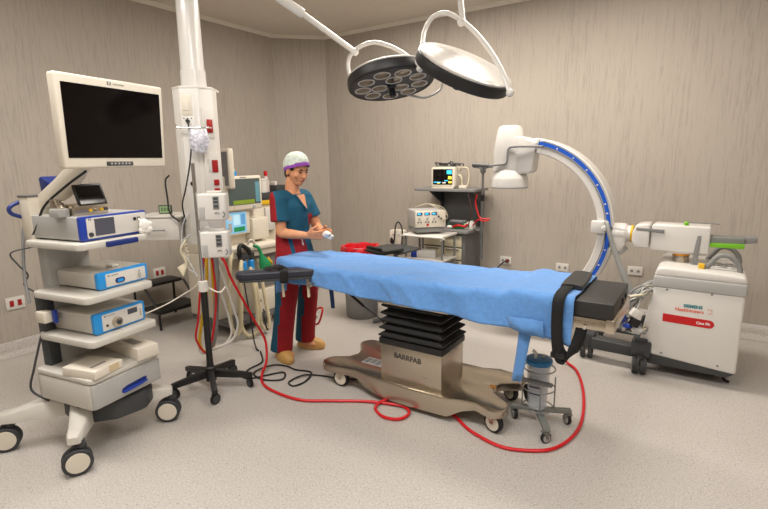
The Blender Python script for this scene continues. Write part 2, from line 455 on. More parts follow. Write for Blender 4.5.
# base: four legs, weight tray, castors
legs = [(-.285, -.235), (.262, -.25), (-.30, .315), (.27, .30)]
for lx, ly in legs:
    a = V((-.01, .03, .235)); b = V((lx, ly, .195)); d = (b-a); d.z = 0; d.normalize(); s = V((-d.y, d.x, 0))
    m = MB(); rings = []
    for t_, w_, z0, z1 in ((0, .075, .17, .28), (.45, .055, .165, .265), (.85, .036, .160, .225), (1, .034, .165, .215), (1.08, .024, .170, .205)):
        p = a+(b-a)*t_; p.z = 0
        rings.append([p+s*w_+V((0, 0, z0)), p-s*w_+V((0, 0, z0)), p-s*w_*1.02+V((0, 0, z1-.012)), p-s*w_*.75+V((0, 0, z1)), p+s*w_*.75+V((0, 0, z1)), p+s*w_*1.02+V((0, 0, z1-.012))])
    vs = [p for r_ in rings for p in r_]
    fs = [[k*6+i, k*6+(i+1) % 6, (k+1)*6+(i+1) % 6, (k+1)*6+i] for k in range(4) for i in range(6)]+[[0, 1, 2, 3, 4, 5][::-1], [24+i for i in range(6)]]
    m.add(vs, fs); m.build('leg', CGREY, cart, ang=50)
for (lx, ly), yaw in zip(legs, (2.6, 2.2, 2.4, 1.2)):
    caster(cart, (lx, ly, 0), .068, .06, yaw, DGREY, TYRE, CREAM, top=.175, twin=True)
m = MB(); m.prism([(-.17, -.1), (-.05, -.24), (.1, -.28), (.2, -.22), (.22, .1), (-.12, .12)], 'z', .16, .27, .02); m.build('weight_tray', DGREY, cart)
# monitor arm and blue loop handle at the back
m = MB(); m.tube([(-.07, .2, 1.325), (-.132, .2, 1.314), (-.171, .2, 1.292), (-.162, .2, 1.261), (-.09, .2, 1.229)], .010, smooth=6); m.build('rear_handle', NAVY, cart)
m = MB(); m.box((-.125, .12, 1.12), (.055, .2, 1.345), .006); m.build('rear_housing', CREAM, cart); MB().box((-.128, .118, 1.342), (.058, .202, 1.352), .003).build('housing_lid', SLATE, cart)
m = MB(); m.tube([(-.088, .2, 1.248), (-.117, .2, 1.184), (-.13, .2, 1.122), (-.15, .2, .95), (-.17, .16, .8)], .008); m.build('rear_cable', MGREY, cart)
m = MB(); m.tube([(-.10, .14, 1.09), (-.196, .2, 1.067), (-.172, .2, 1.0), (-.133, .2, .938), (-.159, .2, .891), (-.14, .14, .85)], .004); m.build('rear_cable', DGREY, cart)
m = MB(); m.tube([(-.155, .13, .62), (-.19, .17, .45), (-.21, .19, .33), (-.17, .12, .26)], .006); m.build('rear_cable', DGREY, cart)
# monitor
mo = thing('monitor', 'large cream-framed flat monitor with a dark screen above the endoscopy cart', 'monitor', cart.matrix_world @ V((0, 0, 0)) if False else (-2.75, 1.2, 1.13), TH)
zb = -1.13
m = MB(); m.prism([(-.255, 1.483), (.283, 1.483), (.306, 1.888), (-.255, 1.888)], 'y', -.4, -.348, .012, 3)
for i, v in enumerate(m.v): m.v[i] = V((v.x, v.y, v.z+zb))
m.build('bezel', CREAM, mo)
MB().prism([(-.236, 1.53+zb), (.262, 1.53+zb), (.278, 1.848+zb), (-.231, 1.848+zb)], 'y', -.4025, -.395).build('screen', SREEN, mo)
MB().box((-.06, -.403, 1.494+zb), (.082, -.398, 1.513+zb), .002).build('button_strip', DGREY, mo)
for k in range(6):
    MB().box((-.04+k*.019, -.4045, 1.5+zb), (-.031+k*.019, -.402, 1.508+zb)).build('button', LGREY, mo)
text('E3', .022, (0, 0, 0), (1, 0, 0), (0, 0, 1), TEXTN, 'brand_mark', mo, W=False).location = (-.012, -.4008, 1.86+zb)
mo.children[-1].rotation_euler = (0, 0, 0)
x = text('KARL STORZ', .010, (0, 0, 0), (1, 0, 0), (0, 0, 1), TEXTG, 'brand_lettering', mo, W=False); x.location = (.02, -.4008, 1.863+zb)
m = MB(); m.box((-.13, -.35, 1.6+zb), (.16, -.318, 1.8+zb), .01); m.build('mount_plate', CREAM, mo)
m = MB()
m.prism([(-.345, 1.66), (-.30, 1.66), (-.29, 1.52), (-.06, 1.34), (.10, 1.28), (.12, 1.14), (.19, 1.14), (.19, 1.32), (.0, 1.42), (-.24, 1.56)], 'x', -.075, -.015, .01)
m.v = [V((v.x, v.y, v.z+zb)) for v in m.v]
m.build('support_arm', CREAM, mo)
m = MB(); m.prism([(.02, 1.37), (.12, 1.35), (.13, 1.435), (.11, 1.445), (.06, 1.42), (.0, 1.40)], 'x', -.055, .035, .006); m.v = [V((v.x, v.y, v.z+zb)) for v in m.v]; m.build('arm_clamp', NAVY, mo)
m = MB(); m.tube([(-.096, -.3, 1.47+zb), (-.1, -.15, 1.40+zb), (-.11, .02, 1.30+zb), (-.115, .09, 1.2+zb), (-.12, .13, 1.15+zb)], .006); m.build('cable', RUBBER, mo)

# camera control unit on the top shelf
def on_cart(name, label, cat, x, y, z, group=None):
    p = V((-2.75, 1.2, 0))+Euler((0, 0, TH)).to_matrix()@V((x, y, 0))
    return thing(name, label, cat, (p.x, p.y, z), TH, group)
c = on_cart('camera_control_unit', 'wide grey device with royal blue trim and grey display, on the top cart shelf', 'medical device', .065, -.05, 1.13)
MB().box((-.185, -.175, .008), (.185, .19, .122), .006).build('housing', LGREY, c)
MB().prism(rrect(-.187, .189, .004, .124, .01), 'y', -.195, -.173, .004).build('front_trim', BLUEP, c)
MB().prism(rrect(-.155, .183, .014, .114, .006), 'y', -.1985, -.19, .002).build('front_panel', WHITE, c)
MB().box((-.115, -.2, .024), (-.008, -.197, .108)).build('display', SCRG, c)
for xx in (-.14,):
    m = MB().cyl((xx, -.198, .034), (xx, -.206, .034), .011); m.build('power_button', DGREY, c)
for xx in (.112, .137):
    m = MB().cyl((xx, -.198, .084), (xx, -.203, .084), .009); m.build('socket', BLACK, c)
x = text('E3', .016, (0, 0, 0), (1, 0, 0), (0, 0, 1), TEXTN, 'brand_mark', c, W=False); x.location = (-.145, -.1992, .103)
x = text('KARL STORZ', .009, (0, 0, 0), (1, 0, 0), (0, 0, 1), TEXTG, 'brand_lettering', c, W=False); x.location = (-.118, -.1992, .104)
for xx, yy in ((-.15, -.15), (.15, -.15), (-.15, .16), (.15, .16)):
    MB().cyl((xx, yy, 0), (xx, yy, .009), .012).build('foot', RUBBER, c)
# glove/paper hanging from its sockets
m = MB(); m.ball((.155, -.215, .045), (.03, .016, .035)); m.ball((.175, -.215, .02), (.03, .014, .022)); m.ball((.14, -.213, .02), (.02, .012, .02)); m.ball((.185, -.215, .05), (.02, .012, .014))
m.tube([(.134, -.2, .084), (.14, -.21, .065), (.15, -.215, .05)], .006)
g = on_cart('tissue_wad', 'crumpled white tissue hanging on the front of the blue-trimmed device', 'tissue', .065, -.05, 1.13)
m.build('wad', GAUZE, g)
# small recorder with tilted display
c = on_cart('tablet_recorder', 'small silver box with a tilted dark tablet display, on top of the blue-trimmed device', 'medical device', -.03, -.1, 1.252)
MB().box((-.062, -.075, .0), (.12, .06, .055), .006).build('housing', STEEL, c)
m = MB(); m.prism([(-.078, .05), (-.068, .045), (-.03, .15), (-.04, .155)], 'x', -.035, .118, .003); m.build('display_case', BLACK, c)
m = MB(); m.add([(-.025, -.0765, .057), (.108, -.0765, .057), (.108, -.0445, .145), (-.025, -.0445, .145)], [[0, 1, 2, 3]]); m.build('screen', SREEN, c)
for k, xx in enumerate((.02, .05, .08, .105)):
    MB().cyl((xx, -.074, .024), (xx, -.081, .024), .008).build('knob', (YEL, STEEL, YEL, DGREY)[k], c)
MB().box((-.125, -.05, 0), (-.068, .02, .04), .004).build('power_box', LGREY, c)
MB().prism([(-.03, .04), (.03, .04), (.03, .085), (-.01, .08)], 'x', -.11, -.07, .003).build('bracket', STEEL, c)
# two insufflators
def insuff(label, x, y, z, w, h, d, kind):
    c = on_cart('insufflator', label, 'medical device', x, y, z, 'white devices with sky blue front frames on the endoscopy cart')
    MB().box((-w/2, -d/2, .008), (w/2, d/2, h-.002), .008).build('housing', CGREY, c)
    MB().prism(rrect(-w/2-.002, w/2+.002, .004, h, .012), 'y', -d/2-.02, -d/2+.006, .004).build('front_frame', SKYB, c)
    MB().prism(rrect(-w/2+.04, w/2-.014, .013, h-.012, .006), 'y', -d/2-.023, -d/2-.015, .002).build('front_panel', WHITE, c)
    y0 = -d/2-.023
    x = text('E3', .013, (0, 0, 0), (1, 0, 0), (0, 0, 1), TEXTN, 'brand_mark', c, W=False); x.location = (-w/2+.05, y0-.0006, h-.027)
    x = text('KARL STORZ', .007, (0, 0, 0), (1, 0, 0), (0, 0, 1), TEXTG, 'brand_lettering', c, W=False); x.location = (-w/2+.07, y0-.0006, h-.025)
    if kind == 0:
        MB().prism(rrect(-.055, .0, .022, .05, .012), 'y', y0-.004, y0+.001, .002).build('connector', NAVY, c)
        MB().prism(rrect(-.045, -.01, .028, .044, .006), 'y', y0-.006, y0-.003).build('connector_pin', SKYB, c)
        MB().box((.085, y0-.006, .022), (.10, y0, .05), .004).build('switch', LGREY, c)
        MB().cyl((.092, y0-.002, .06), (.092, y0, .06), .006).build('button', LGREY, c)
    else:
        k = MB(); k.lathe([(.027, 0), (.026, .016), (.02, .02)], (-.03, y0, .045), (0, -1, 0), 24); k.build('dial', STEEL, c)
        MB().cyl((-.03, y0-.02, .045), (-.03, y0-.026, .045), .012).build('dial_port', DGREY, c)
        MB().box((.04, y0-.002, .062), (.098, y0+.001, .09)).build('display', SCRG, c)
        for zz in (.04, .055, .07): MB().cyl((.118, y0-.003, zz), (.118, y0, zz), .005).build('button', LGREY, c)
        MB().cyl((-.085, y0-.004, .04), (-.085, y0, .04), .006).build('button', DGREY, c)
    for xx in (-w/2+.03, w/2-.03):
        for yy in (-d/2+.02, d/2-.03): MB().cyl((xx, yy, 0), (xx, yy, .009), .01).build('foot', RUBBER, c)
    return c
insuff('white device with sky blue front and a blue socket, on the upper middle shelf', .098, -.05, .866, .293, .092, .30, 0)
insuff('white device with sky blue front and round silver dial, on the lower middle shelf', .052, -.05, .642, .296, .112, .30, 1)
m = MB(); m.prism([(-.02, .022), (.028, .03), (.024, -.02), (-.016, -.026)], 'z', 0, .012, .003)
g = on_cart('swab_packet', 'small white packet lying on the blue-framed upper device', 'packet', .11, -.12, .958); m.build('packet', GAUZE, g)
# two cardboard boxes on the drawer lid
c = on_cart('card_box', 'flat white cardboard box with a beige sticker, nearest on the drawer lid', 'box', -.10, -.205, .453)
c.rotation_euler.z += .1
MB().box((-.085, -.075, 0), (.085, .14, .042), .002).build('box_body', PAPER, c)
MB().box((.0, -.0762, .004), (.06, -.075, .040)).build('sticker', CARD, c)
MB().box((-.05, -.02, .042), (.04, -.0, .0425)).build('print', TEXTG, c)
c = on_cart('card_box', 'long white cardboard box lying aslant at the back of the drawer lid', 'box', .155, -.11, .453)
c.rotation_euler.z += -.18
MB().box((-.05, -.19, 0), (.07, .21, .066), .002).build('box_body', PAPER, c)
MB().box((-.02, -.1, .066), (.03, .02, .0665)).build('print', TEXTG, c)

# ------------------------------------------------------------------ ceiling pendant
PX, PY = -3.055, 2.235
pa = math.atan2(-.80, .60)            # front normal
pen = thing('ceiling_supply_column', 'tall white ceiling-hung supply column with red sockets and a side drawer', 'supply column', (PX, PY, 3.0), pa+PI/2)
def ploc(z): return z-3.0
def octo(w, d, c):
    return [(-w, -d+c), (-w+c, -d), (w-c, -d), (w, -d+c), (w, d-c), (w-c, d), (-w+c, d), (-w, d-c)]
m = MB(); m.lathe([(.16, 0), (.16, -.04), (.09, -.06)], (0, 0, 0), (0, 0, 1), 32); m.build('ceiling_flange', WHITE2, pen)
m = MB(); m.lathe([(.070, -.02), (.074, -.5), (.0775, -.86), (.0785, -.87), (.083, -.872), (.086, -1.0)], (0, 0, 0), (0, 0, 1), 40); m.build('pipe', WHITE2, pen, ang=40)
MB().prism(octo(.134, .125, .07), 'z', ploc(.93), ploc(2.0), .004).build('column_body', WHITE, pen)
MB().prism([(-.136, -.055), (-.066, -.127), (.066, -.127), (.136, -.055), (.136, .127), (-.136, .127)], 'z', ploc(1.995), ploc(2.012), .003).build('top_cap', WHITE, pen)
# facet panels: left facet (-45deg), front, right facet
MB().box((-.056, -.129, ploc(1.82)), (.012, -.122, ploc(1.955)), .003).build('speaker_grille', CREAM, pen)
MB().box((-.045, -.132, ploc(1.85)), (-.005, -.128, ploc(1.925)), .002).build('intercom_panel', PAPER, pen)
MB().box((-.058, -.128, ploc(1.0)), (.022, -.1235, ploc(1.81)), .002).build('front_panel', WHITE2, pen)
MB().box((.028, -.128, ploc(1.0)), (.062, -.1235, ploc(1.96)), .002).build('front_panel', WHITE2, pen)
for z, s_ in ((1.782, .016), (1.36, .02)):
    MB().cyl((-.02, -.125, ploc(z)), (-.02, -.145, ploc(z)), s_*.8, n=16).build('gas_outlet', BLACK if s_ > .018 else DGREY, pen)
for xx in (-.045, -.02, .005): MB().cyl((xx, -.126, ploc(1.8)), (xx, -.131, ploc(1.8)), .004, n=10).build('indicator', DGREY, pen)
# right facet carrier with red sockets
R45 = Euler((0, 0, PI/4)).to_matrix()
def facet(name, u0, u1, z0, z1, d0, d1, mt, bev=.002):
    mm = MB().box((u0, -d1, ploc(z0)), (u1, -d0, ploc(z1)), bev)
    c0 = V((.0995, -.0895, 0))
    mm.v = [R45@v+c0 for v in mm.v]; return mm.build(name, mt, pen)
facet('socket_panel', -.045, .045, 1.67, 1.87, 0, .006, WHITE)
facet('red_socket', -.012, .03, 1.705, 1.795, .005, .012, REDS)
facet('socket_panel', -.06, .06, 1.2, 1.57, 0, .03, WHITE)
facet('red_socket', -.01, .034, 1.435, 1.52, .029, .036, REDS)
facet('red_socket', -.005, .034, 1.345, 1.385, .029, .036, REDS)
facet('red_socket', -.005, .034, 1.29, 1.325, .029, .036, REDS)
facet('white_switch', -.035, -.014, 1.44, 1.53, .029, .034, WHITE2)
# accessory rail across the front
m = MB(); m.tube([(-.085, -.17, ploc(1.74)), (-.06, -.17, ploc(1.735)), (.0, -.17, ploc(1.735)), (.09, -.17, ploc(1.735)), (.13, -.12, ploc(1.735))], .006, smooth=4); m.cyl((-.02, -.125, ploc(1.735)), (-.02, -.17, ploc(1.735)), .005)
m.cyl((-.085, -.17, ploc(1.73)), (-.09, -.17, ploc(1.76)), .004); m.build('accessory_rail', CHROME, pen)
# drawer shelf hung on its left side
ds = MB(); ds.box((-.43, -.135, ploc(1.125)), (-.12, .13, ploc(1.14)), .004)
ds.build('side_shelf', WHITE, pen)
dd = MB(); dd.box((-.425, -.128, ploc(.965)), (-.15, .12, ploc(1.124)), .006); do = dd.build('side_drawer', WHITE, pen)
m = MB(); m.tube([(-.36, -.13, ploc(1.035)), (-.36, -.15, ploc(1.037)), (-.25, -.15, ploc(1.04)), (-.25, -.13, ploc(1.04))], .004, smooth=3); m.build('drawer_handle', MGREY, do)
# hoses of the column
def hose(name, pts, r, mt, parent, n=8): return MB().tube(pts, r, n=n, smooth=8).build(name, mt, parent, W=True)
hose('red_gas_hose', [(-2.975, 2.17, 1.0), (-2.985, 2.14, .8), (-3.01, 2.11, .594), (-3.03, 2.085, .37), (-3.045, 2.065, .22), (-3.0, 2.13, .12), (-2.96, 2.2, .5), (-3.0, 2.22, .95)], .008, RED, pen)
hose('yellow_gas_hose', [(-3.02, 2.2, .95), (-3.005, 2.173, .694), (-3.016, 2.155, .507), (-3.039, 2.123, .358), (-3.06, 2.10, .17), (-3.03, 2.15, .1), (-3.0, 2.2, .25), (-3.02, 2.24, .95)], .011, YEL, pen)
hose('white_hose', [(-2.97, 2.22, .95), (-2.96, 2.236, .785), (-2.931, 2.277, .605), (-2.906, 2.313, .405), (-2.895, 2.33, .283), (-2.924, 2.287, .17), (-2.996, 2.183, .126), (-3.06, 2.1, .106), (-3.08, 2.12, .3), (-3.06, 2.2, .95)], .009, WHITE, pen)
hose('white_hose', [(-2.985, 2.23, .95), (-2.983, 2.222, .724), (-2.966, 2.247, .568), (-2.939, 2.287, .344), (-2.936, 2.291, .207), (-2.985, 2.22, .124), (-3.07, 2.13, .13), (-3.1, 2.2, .4), (-3.1, 2.25, .95)], .008, WHITE, pen)
hose('grey_hose', [(-2.99, 2.2, .95), (-2.966, 2.235, .783), (-2.98, 2.217, .496), (-2.995, 2.197, .265), (-3.02, 2.17, .14), (-3.1, 2.2, .16), (-3.12, 2.25, .95)], .02, MGREY, pen)
hose('black_cable', [(-2.975, 2.10, 1.79), (-2.955, 2.105, 1.655), (-2.968, 2.085, 1.488), (-2.991, 2.05, 1.319), (-3.01, 2.03, 1.218), (-3.02, 2.05, 1.1)], .005, RUBBER, pen)
hose('black_cable', [(-3.13, 2.03, 1.42), (-3.15, 2.01, 1.38), (-3.13, 2.0, 1.26), (-3.1, 1.99, 1.16), (-3.06, 2.03, 1.1)], .006, RUBBER, pen)
# bag of printed foil hanging from the rail
m = MB(); m.loft([((0, 0, .15), .05, .012), ((.0, 0, .14), .055, .022), ((.004, 0, .08), .062, .03), ((-.003, 0, .03), .056, .026), ((0, 0, 0), .04, .012)], 20)
for i, v in enumerate(m.v): m.v[i] = v+V(noise.noise_vector(v*30))*.006
b_ = thing('plastic_bag', 'clear plastic bag with purple print hanging on the supply column', 'bag', (-2.885, 2.115, 1.572), pa+PI/2+.25)
m.build('bag_film', BAGP, b_)
# things on the column's side shelf
w = world_of(pen)
def on_pen(name, label, cat, x, y, z):
    p = w@V((x, y, ploc(z))); return thing(name, label, cat, (p.x, p.y, p.z), pa+PI/2)
c = on_pen('thermo_hygrometer', 'small green-faced digital display standing on the side shelf of the supply column', 'display', -.285, .02, 1.14)
MB().box((-.046, -.008, 0), (.046, .012, .062), .004).build('case', DGREY, c); MB().box((-.038, -.0095, .008), (.038, -.0075, .055)).build('lcd', mat('pale_green_lcd', (140, 166, 120), .3, emit=.15), c)
for k, xx in enumerate((-.028, -.008, .012)):
    MB().box((xx, -.0102, .018), (xx+.014, -.0094, .046)).build('digit', mat('lcd_digit', (96, 120, 84), .4), c)
c = on_pen('paper_slip', 'white paper slip lying at the edge of the supply column shelf', 'paper', -.24, -.09, 1.14)
MB().box((-.055, -.04, 0), (.06, .04, .003), .001).build('sheet', PAPER, c)

# ------------------------------------------------------------------ drip stand with two pumps
iv = thing('drip_stand', 'black five-legged drip stand on castors beside the endoscopy cart', 'drip stand', (-2.665, 1.893, 0))
ends = [(-2.805, 1.765), (-2.42, 1.765), (-2.435, 2.045), (-2.69, 2.09), (-2.86, 1.95)]
ends = [(-2.762, 1.685), (-2.475, 1.775), (-2.475, 2.055), (-2.75, 2.135), (-2.92, 1.90)]
for ex, ey in ends:
    d = V((ex+2.665, ey-1.893, 0)); m = MB(); L = d.length; a = math.atan2(d.y, d.x)
    m.prism([(0, .095), (0, .155), (.05, .145), (L+.02, .100), (L+.02, .068), (.05, .09)], 'y', -.017, .017, .004)
    Rz = Euler((0, 0, a)).to_matrix(); m.v = [Rz@v for v in m.v]
    m.build('leg', BLACK, iv)
    caster(iv, (d.x, d.y, 0), .034, .02, a+2.2, BLACK, RUBBER, DGREY, top=.07, twin=True)
m = MB(); m.lathe([(.035, .07), (.035, .16), (.024, .17), (.021, .2), (.021, .69)], (0, 0, 0), (0, 0, 1), 20); m.build('lower_pole', BLACK, iv)
m = MB(); m.lathe([(.03, .685), (.031, .72), (.03, .75), (.016, .755)], (0, 0, 0), (0, 0, 1), 20); m.build('clamp_collar', WHITE, iv)
m = MB(); m.lathe([(.0115, .75), (.0115, 1.5)], (0, 0, 0), (0, 0, 1), 14); m.build('upper_pole', CHROME, iv)
pz = math.atan2(-.57, .82)+PI/2
def pump(z, label):
    c = thing('infusion_pump', label, 'infusion pump', (-2.597, 1.965, z), pz-.25, 'white infusion pumps clamped on the drip stand')
    MB().box((-.084, -.055, 0), (.088, .05, .168), .012, 3).build('housing', WHITE2, c)
    MB().box((.012, -.058, .07), (.05, -.054, .15), .002).build('control_panel', MGREY, c)
    for zz in (.082, .108, .13): MB().box((.018, -.0595, zz), (.044, -.0575, zz+.014)).build('key', DGREY, c)
    MB().box((-.074, -.057, .012), (-.04, -.054, .085), .002).build('label_plate', LGREY, c)
    m = MB(); m.tube([(.07, -.06, .055), (.08, -.064, .045), (.078, -.064, .03), (.066, -.06, .022)], .003); m.build('latch', MGREY, c)
    m = MB(); m.tube([(.02, -.058, .045), (.032, -.062, .055), (.046, -.058, .045)], .004); m.build('door_clip', LGREY, c)
    m = MB(); m.box((-.03, -.02, .168), (.06, .03, .182), .004); m.build('carry_handle', WHITE, c)
    m = MB(); m.cyl((-.045, .05, .08), (-.045, .085, .08), .02); m.build('pole_clamp', DGREY, c)
    return c
pump(1.146, 'white infusion pump with grey key panel, upper of two on the drip stand')
pump(.908, 'white infusion pump with grey key panel, lower of two on the drip stand')
m = MB(); m.tube([(-2.70, 1.86, 1.2), (-2.73, 1.83, 1.12), (-2.74, 1.82, 1.0), (-2.72, 1.84, .9), (-2.68, 1.87, .78)], .004)
m.tube([(-2.70, 1.86, 1.06), (-2.75, 1.82, 1.0), (-2.73, 1.83, .86), (-2.69, 1.87, .8)], .004)
m.tube([(-2.66, 1.92, 1.08), (-2.6, 1.9, 1.11), (-2.55, 1.96, 1.08)], .004)
solo('drip_tubing', m, CLEAR, 'loops of clear tubing hanging left of the two infusion pumps', 'tubing', org=(-2.7, 1.86, .78))
m = MB()
for k in range(5):
    x0 = -2.71-.012*k; m.tube([(x0, 1.83+.01*k, 1.03-.03*k), (x0-.02, 1.80+.012*k, .96), (x0-.005, 1.82+.01*k, .88), (x0-.02, 1.8, .80+.01*k)], .007)
solo('cable_clips', m, CREAM2, 'bunch of cream cable ends hanging beside the lower infusion pump', 'cables', org=(-2.72, 1.83, .8))
m = MB(); m.tube([(-2.68, 1.87, .74), (-2.73, 1.86, .7), (-2.808, 1.84, .655), (-2.88, 1.77, .6), (-2.93, 1.66, .56), (-2.94, 1.5, .535)], .0045)
m.tube([(-2.66, 1.9, .72), (-2.6, 1.96, .67), (-2.58, 2.0, .70)], .005)
solo('white_cord', m, PAPER, 'white cord running from the drip stand to the endoscopy cart', 'cord', org=(-2.68, 1.87, .74))

# ------------------------------------------------------------------ step stool
st = thing('step_stool', 'black two-step metal stool against the left wall', 'step stool', (-4.2, 2.6, 0))
MB().prism(rrect(-4.3, -4.03, 2.385, 2.82, .03), 'z', .150, .182, .006).build('lower_tread', BLACK, st, W=True)
MB().prism(rrect(-4.46, -4.25, 2.385, 2.80, .03), 'z', .365, .392, .006).build('upper_tread', BLACK, st, W=True)
for y in (2.40, 2.805):
    MB().tube([(-4.055, y, .0), (-4.06, y, .15)], .011).build('leg', BLACK, st, W=True)
    MB().tube([(-4.44, y, .0), (-4.43, y, .37)], .011).build('leg', BLACK, st, W=True)
    MB().tube([(-4.05, y, .165), (-4.26, y, .375)], .011).build('side_rail', BLACK, st, W=True)
    MB().tube([(-4.3, y, .165), (-4.43, y, .165)], .009).build('cross_rail', BLACK, st, W=True)

# ------------------------------------------------------------------ anaesthesia machine (faces +x)
an = thing('anaesthesia_machine', 'cream anaesthesia machine with two screens and hoses behind the nurse', 'anaesthesia machine', (-3.6, 2.95, 0))
def bxw(name, a, b, m, parent, bev=.006, **k):
    lo = [min(p, q) for p, q in zip(a, b)]; hi = [max(p, q) for p, q in zip(a, b)]
    return MB().box(lo, hi, bev, **k).build(name, m, parent, W=True)
bxw('base', (-3.9, 2.62, .075), (-3.32, 3.24, .13), SLATE, an, .02)
for x, y in ((-3.38, 2.68), (-3.38, 3.18), (-3.84, 2.68), (-3.84, 3.18)):
    caster(an, (x+3.6, y-2.95, 0), .038, .024, .4, DGREY, RUBBER, MGREY, top=.08)
cb = MB().box((-3.88, 2.905, .13), (-3.36, 3.2, .68), .008).build('drawer_cabinet', CREAM, an, W=True)
d_ = MB().box((-3.37, 2.912, .135), (-3.338, 3.195, .345), .006).build('drawer', CREAM, cb, W=True)
MB().lathe([(.012, 0), (.012, .004), (.005, .005)], (-3.338, 2.96, .25), (1, 0, 0), 14).build('lock', DGREY, d_, W=True)
d_ = MB().box((-3.37, 2.912, .36), (-3.35, 3.195, .67), .006).build('drawer', MGREY, cb, W=True)
bxw('side_cabinet', (-3.9, 2.62, .13), (-3.5, 2.9, .70), CREAM, an, .01)
bxw('body', (-3.92, 2.64, .70), (-3.52, 3.24, 1.08), CREAM, an, .012)
m = MB(); m.prism([(-3.92, 2.66), (-3.34, 2.68), (-3.295, 2.78), (-3.28, 3.0), (-3.28, 3.24), (-3.92, 3.26)], 'z', .735, .775, .01); m.build('desk', CREAM, an, W=True)
m = MB(); m.prism([(-3.92, 2.68), (-3.36, 2.70), (-3.315, 2.80), (-3.30, 3.0), (-3.30, 3.22), (-3.92, 3.24)], 'z', .68, .736, .008); m.build('desk_front', CREAM, an, W=True)
pn = MB().box((-3.54, 2.70, .87), (-3.44, 2.99, 1.085), .01).build('ventilator_panel', CREAM, an, W=True)
MB().box((-3.45, 2.72, .885), (-3.436, 2.945, 1.07), .004).build('panel_frame', LCDB, pn, W=True)
for (y0, y1, z0, z1, mt) in ((2.74, 2.79, 1.0, 1.05, WHITE), (2.80, 2.87, .96, 1.05, mat('pale_blue_glow', (176, 214, 232), .3, emit=.4)), (2.74, 2.78, .9, .98, LGREY), (2.80, 2.92, .90, .94, GBAG), (2.885, 2.93, .96, 1.05, mat('mid_blue_glow', (90, 150, 200), .3, emit=.3))):
    MB().box((-3.437, y0, z0), (-3.4345, y1, z1)).build('readout', mt, pn, W=True)
bxw('breathing_block', (-3.54, 3.0, .80), (-3.42, 3.2, 1.0), CREAM, an, .02)
ms = MB().box((-3.47, 2.72, 1.085), (-3.41, 3.125, 1.385), .014, 3).build('main_monitor', CREAM, an, W=True)
MB().box((-3.412, 2.745, 1.135), (-3.4075, 3.10, 1.36)).build('screen', LCD, ms, W=True)
MB().box((-3.4085, 2.79, 1.14), (-3.4065, 3.03, 1.175)).build('trace_band', LCDG, ms, W=True)
MB().box((-3.4085, 3.045, 1.15), (-3.4065, 3.095, 1.33)).build('value_column', mat('teal_lcd', (88, 130, 140), .3, emit=.3), ms, W=True)
MB().lathe([(.016, 0), (.014, .012)], (-3.411, 3.02, 1.108), (1, 0, 0), 16).build('rotary_knob', LGREY, ms, W=True)
MB().cyl((-3.411, 2.80, 1.11), (-3.408, 2.80, 1.11), .006).build('power_light', YEL, ms, W=True)
text('MINDRAY', .016, (-3.4092, 2.88, 1.366), (0, 1, 0), (0, 0, 1), TEXTN, 'brand_lettering', ms)
bxw('monitor_post', (-3.6, 2.85, 1.05), (-3.47, 2.98, 1.3), CREAM, an, .01)
# second monitor turned to the left, seen almost edge-on
sm = MB(); sm.box((-.13, -.025, -.165), (.13, .025, .165), .014, 3); so = sm.build('side_monitor', CREAM, an, at=(.19, -.20, 1.45), rot=(0, 0, -.40))
MB().box((-.112, -.0275, -.14), (.112, -.024, .14)).build('screen', SCRG, so)
m = MB(); m.tube([(-3.5, 2.76, 1.02), (-3.47, 2.69, 1.1), (-3.43, 2.67, 1.28)], .022, smooth=5); m.build('monitor_arm', CREAM, an, W=True)
# vaporisers with blue caps, black elbow, hose hooks
for y in (2.735, 2.815):
    q = MB(); q.lathe([(.02, .585), (.028, .59), (.028, .66), (.02, .67)], (-3.265, y, 0), (0, 0, 1), 18); q = q.build('suction_jar', SKYB, an, W=True)
    MB().lathe([(.014, .67), (.014, .73), (.006, .735)], (-3.265, y, 0), (0, 0, 1), 14).build('jar_valve', BLACK, q, W=True)
m = MB(); m.tube([(-3.26, 2.70, .72), (-3.255, 2.69, .77), (-3.27, 2.71, .80), (-3.28, 2.75, .80), (-3.26, 2.79, .76), (-3.25, 2.80, .72)], .019, n=12); m.build('black_hose', RUBBER, an, W=True)
m = MB(); m.box((-3.29, 2.70, .68), (-3.25, 2.85, .73), .008); m.build('valve_block', DGREY, an, W=True)
def corr(pts, r): 
    P = [V(p) for p in pts]; m = MB(); m.tube(P, r, n=12, smooth=14)
    return m
def corrugated(pts, r):
    m = MB(); m.tube(pts, r, n=12, smooth=14); N = len(m.v)//12
    # gentle corrugation ring by ring
    cs = [sum((m.v[i*12+k] for k in range(12)), V())/12 for i in range(N)]
    for i in range(N):
        f = 1.0 if i % 2 else .86
        for k in range(12): m.v[i*12+k] = cs[i]+(m.v[i*12+k]-cs[i])*f
    return m
corrugated([(-3.27, 2.62, .76), (-3.235, 2.565, .66), (-3.252, 2.545, .373), (-3.253, 2.55, .15), (-3.233, 2.575, .065), (-3.208, 2.609, .12), (-3.197, 2.624, .362), (-3.2, 2.64, .58), (-3.25, 2.70, .68)], .019).build('breathing_hose', HOSEC, an, W=True, ang=80)
corrugated([(-3.27, 2.72, .62), (-3.215, 2.645, .55), (-3.22, 2.632, .356), (-3.225, 2.63, .14), (-3.205, 2.66, .045), (-3.172, 2.7, .03), (-3.145, 2.739, .09), (-3.145, 2.739, .34), (-3.18, 2.75, .52), (-3.26, 2.80, .60)], .019).build('breathing_hose', HOSEC, an, W=True, ang=80)
corrugated([(-3.26, 2.82, .6), (-3.2, 2.80, .45), (-3.18, 2.80, .3), (-3.17, 2.80, .12), (-3.16, 2.83, .05), (-3.14, 2.87, .09), (-3.2, 2.88, .4), (-3.27, 2.90, .66)], .018).build('breathing_hose', HOSEC, an, W=True, ang=80)
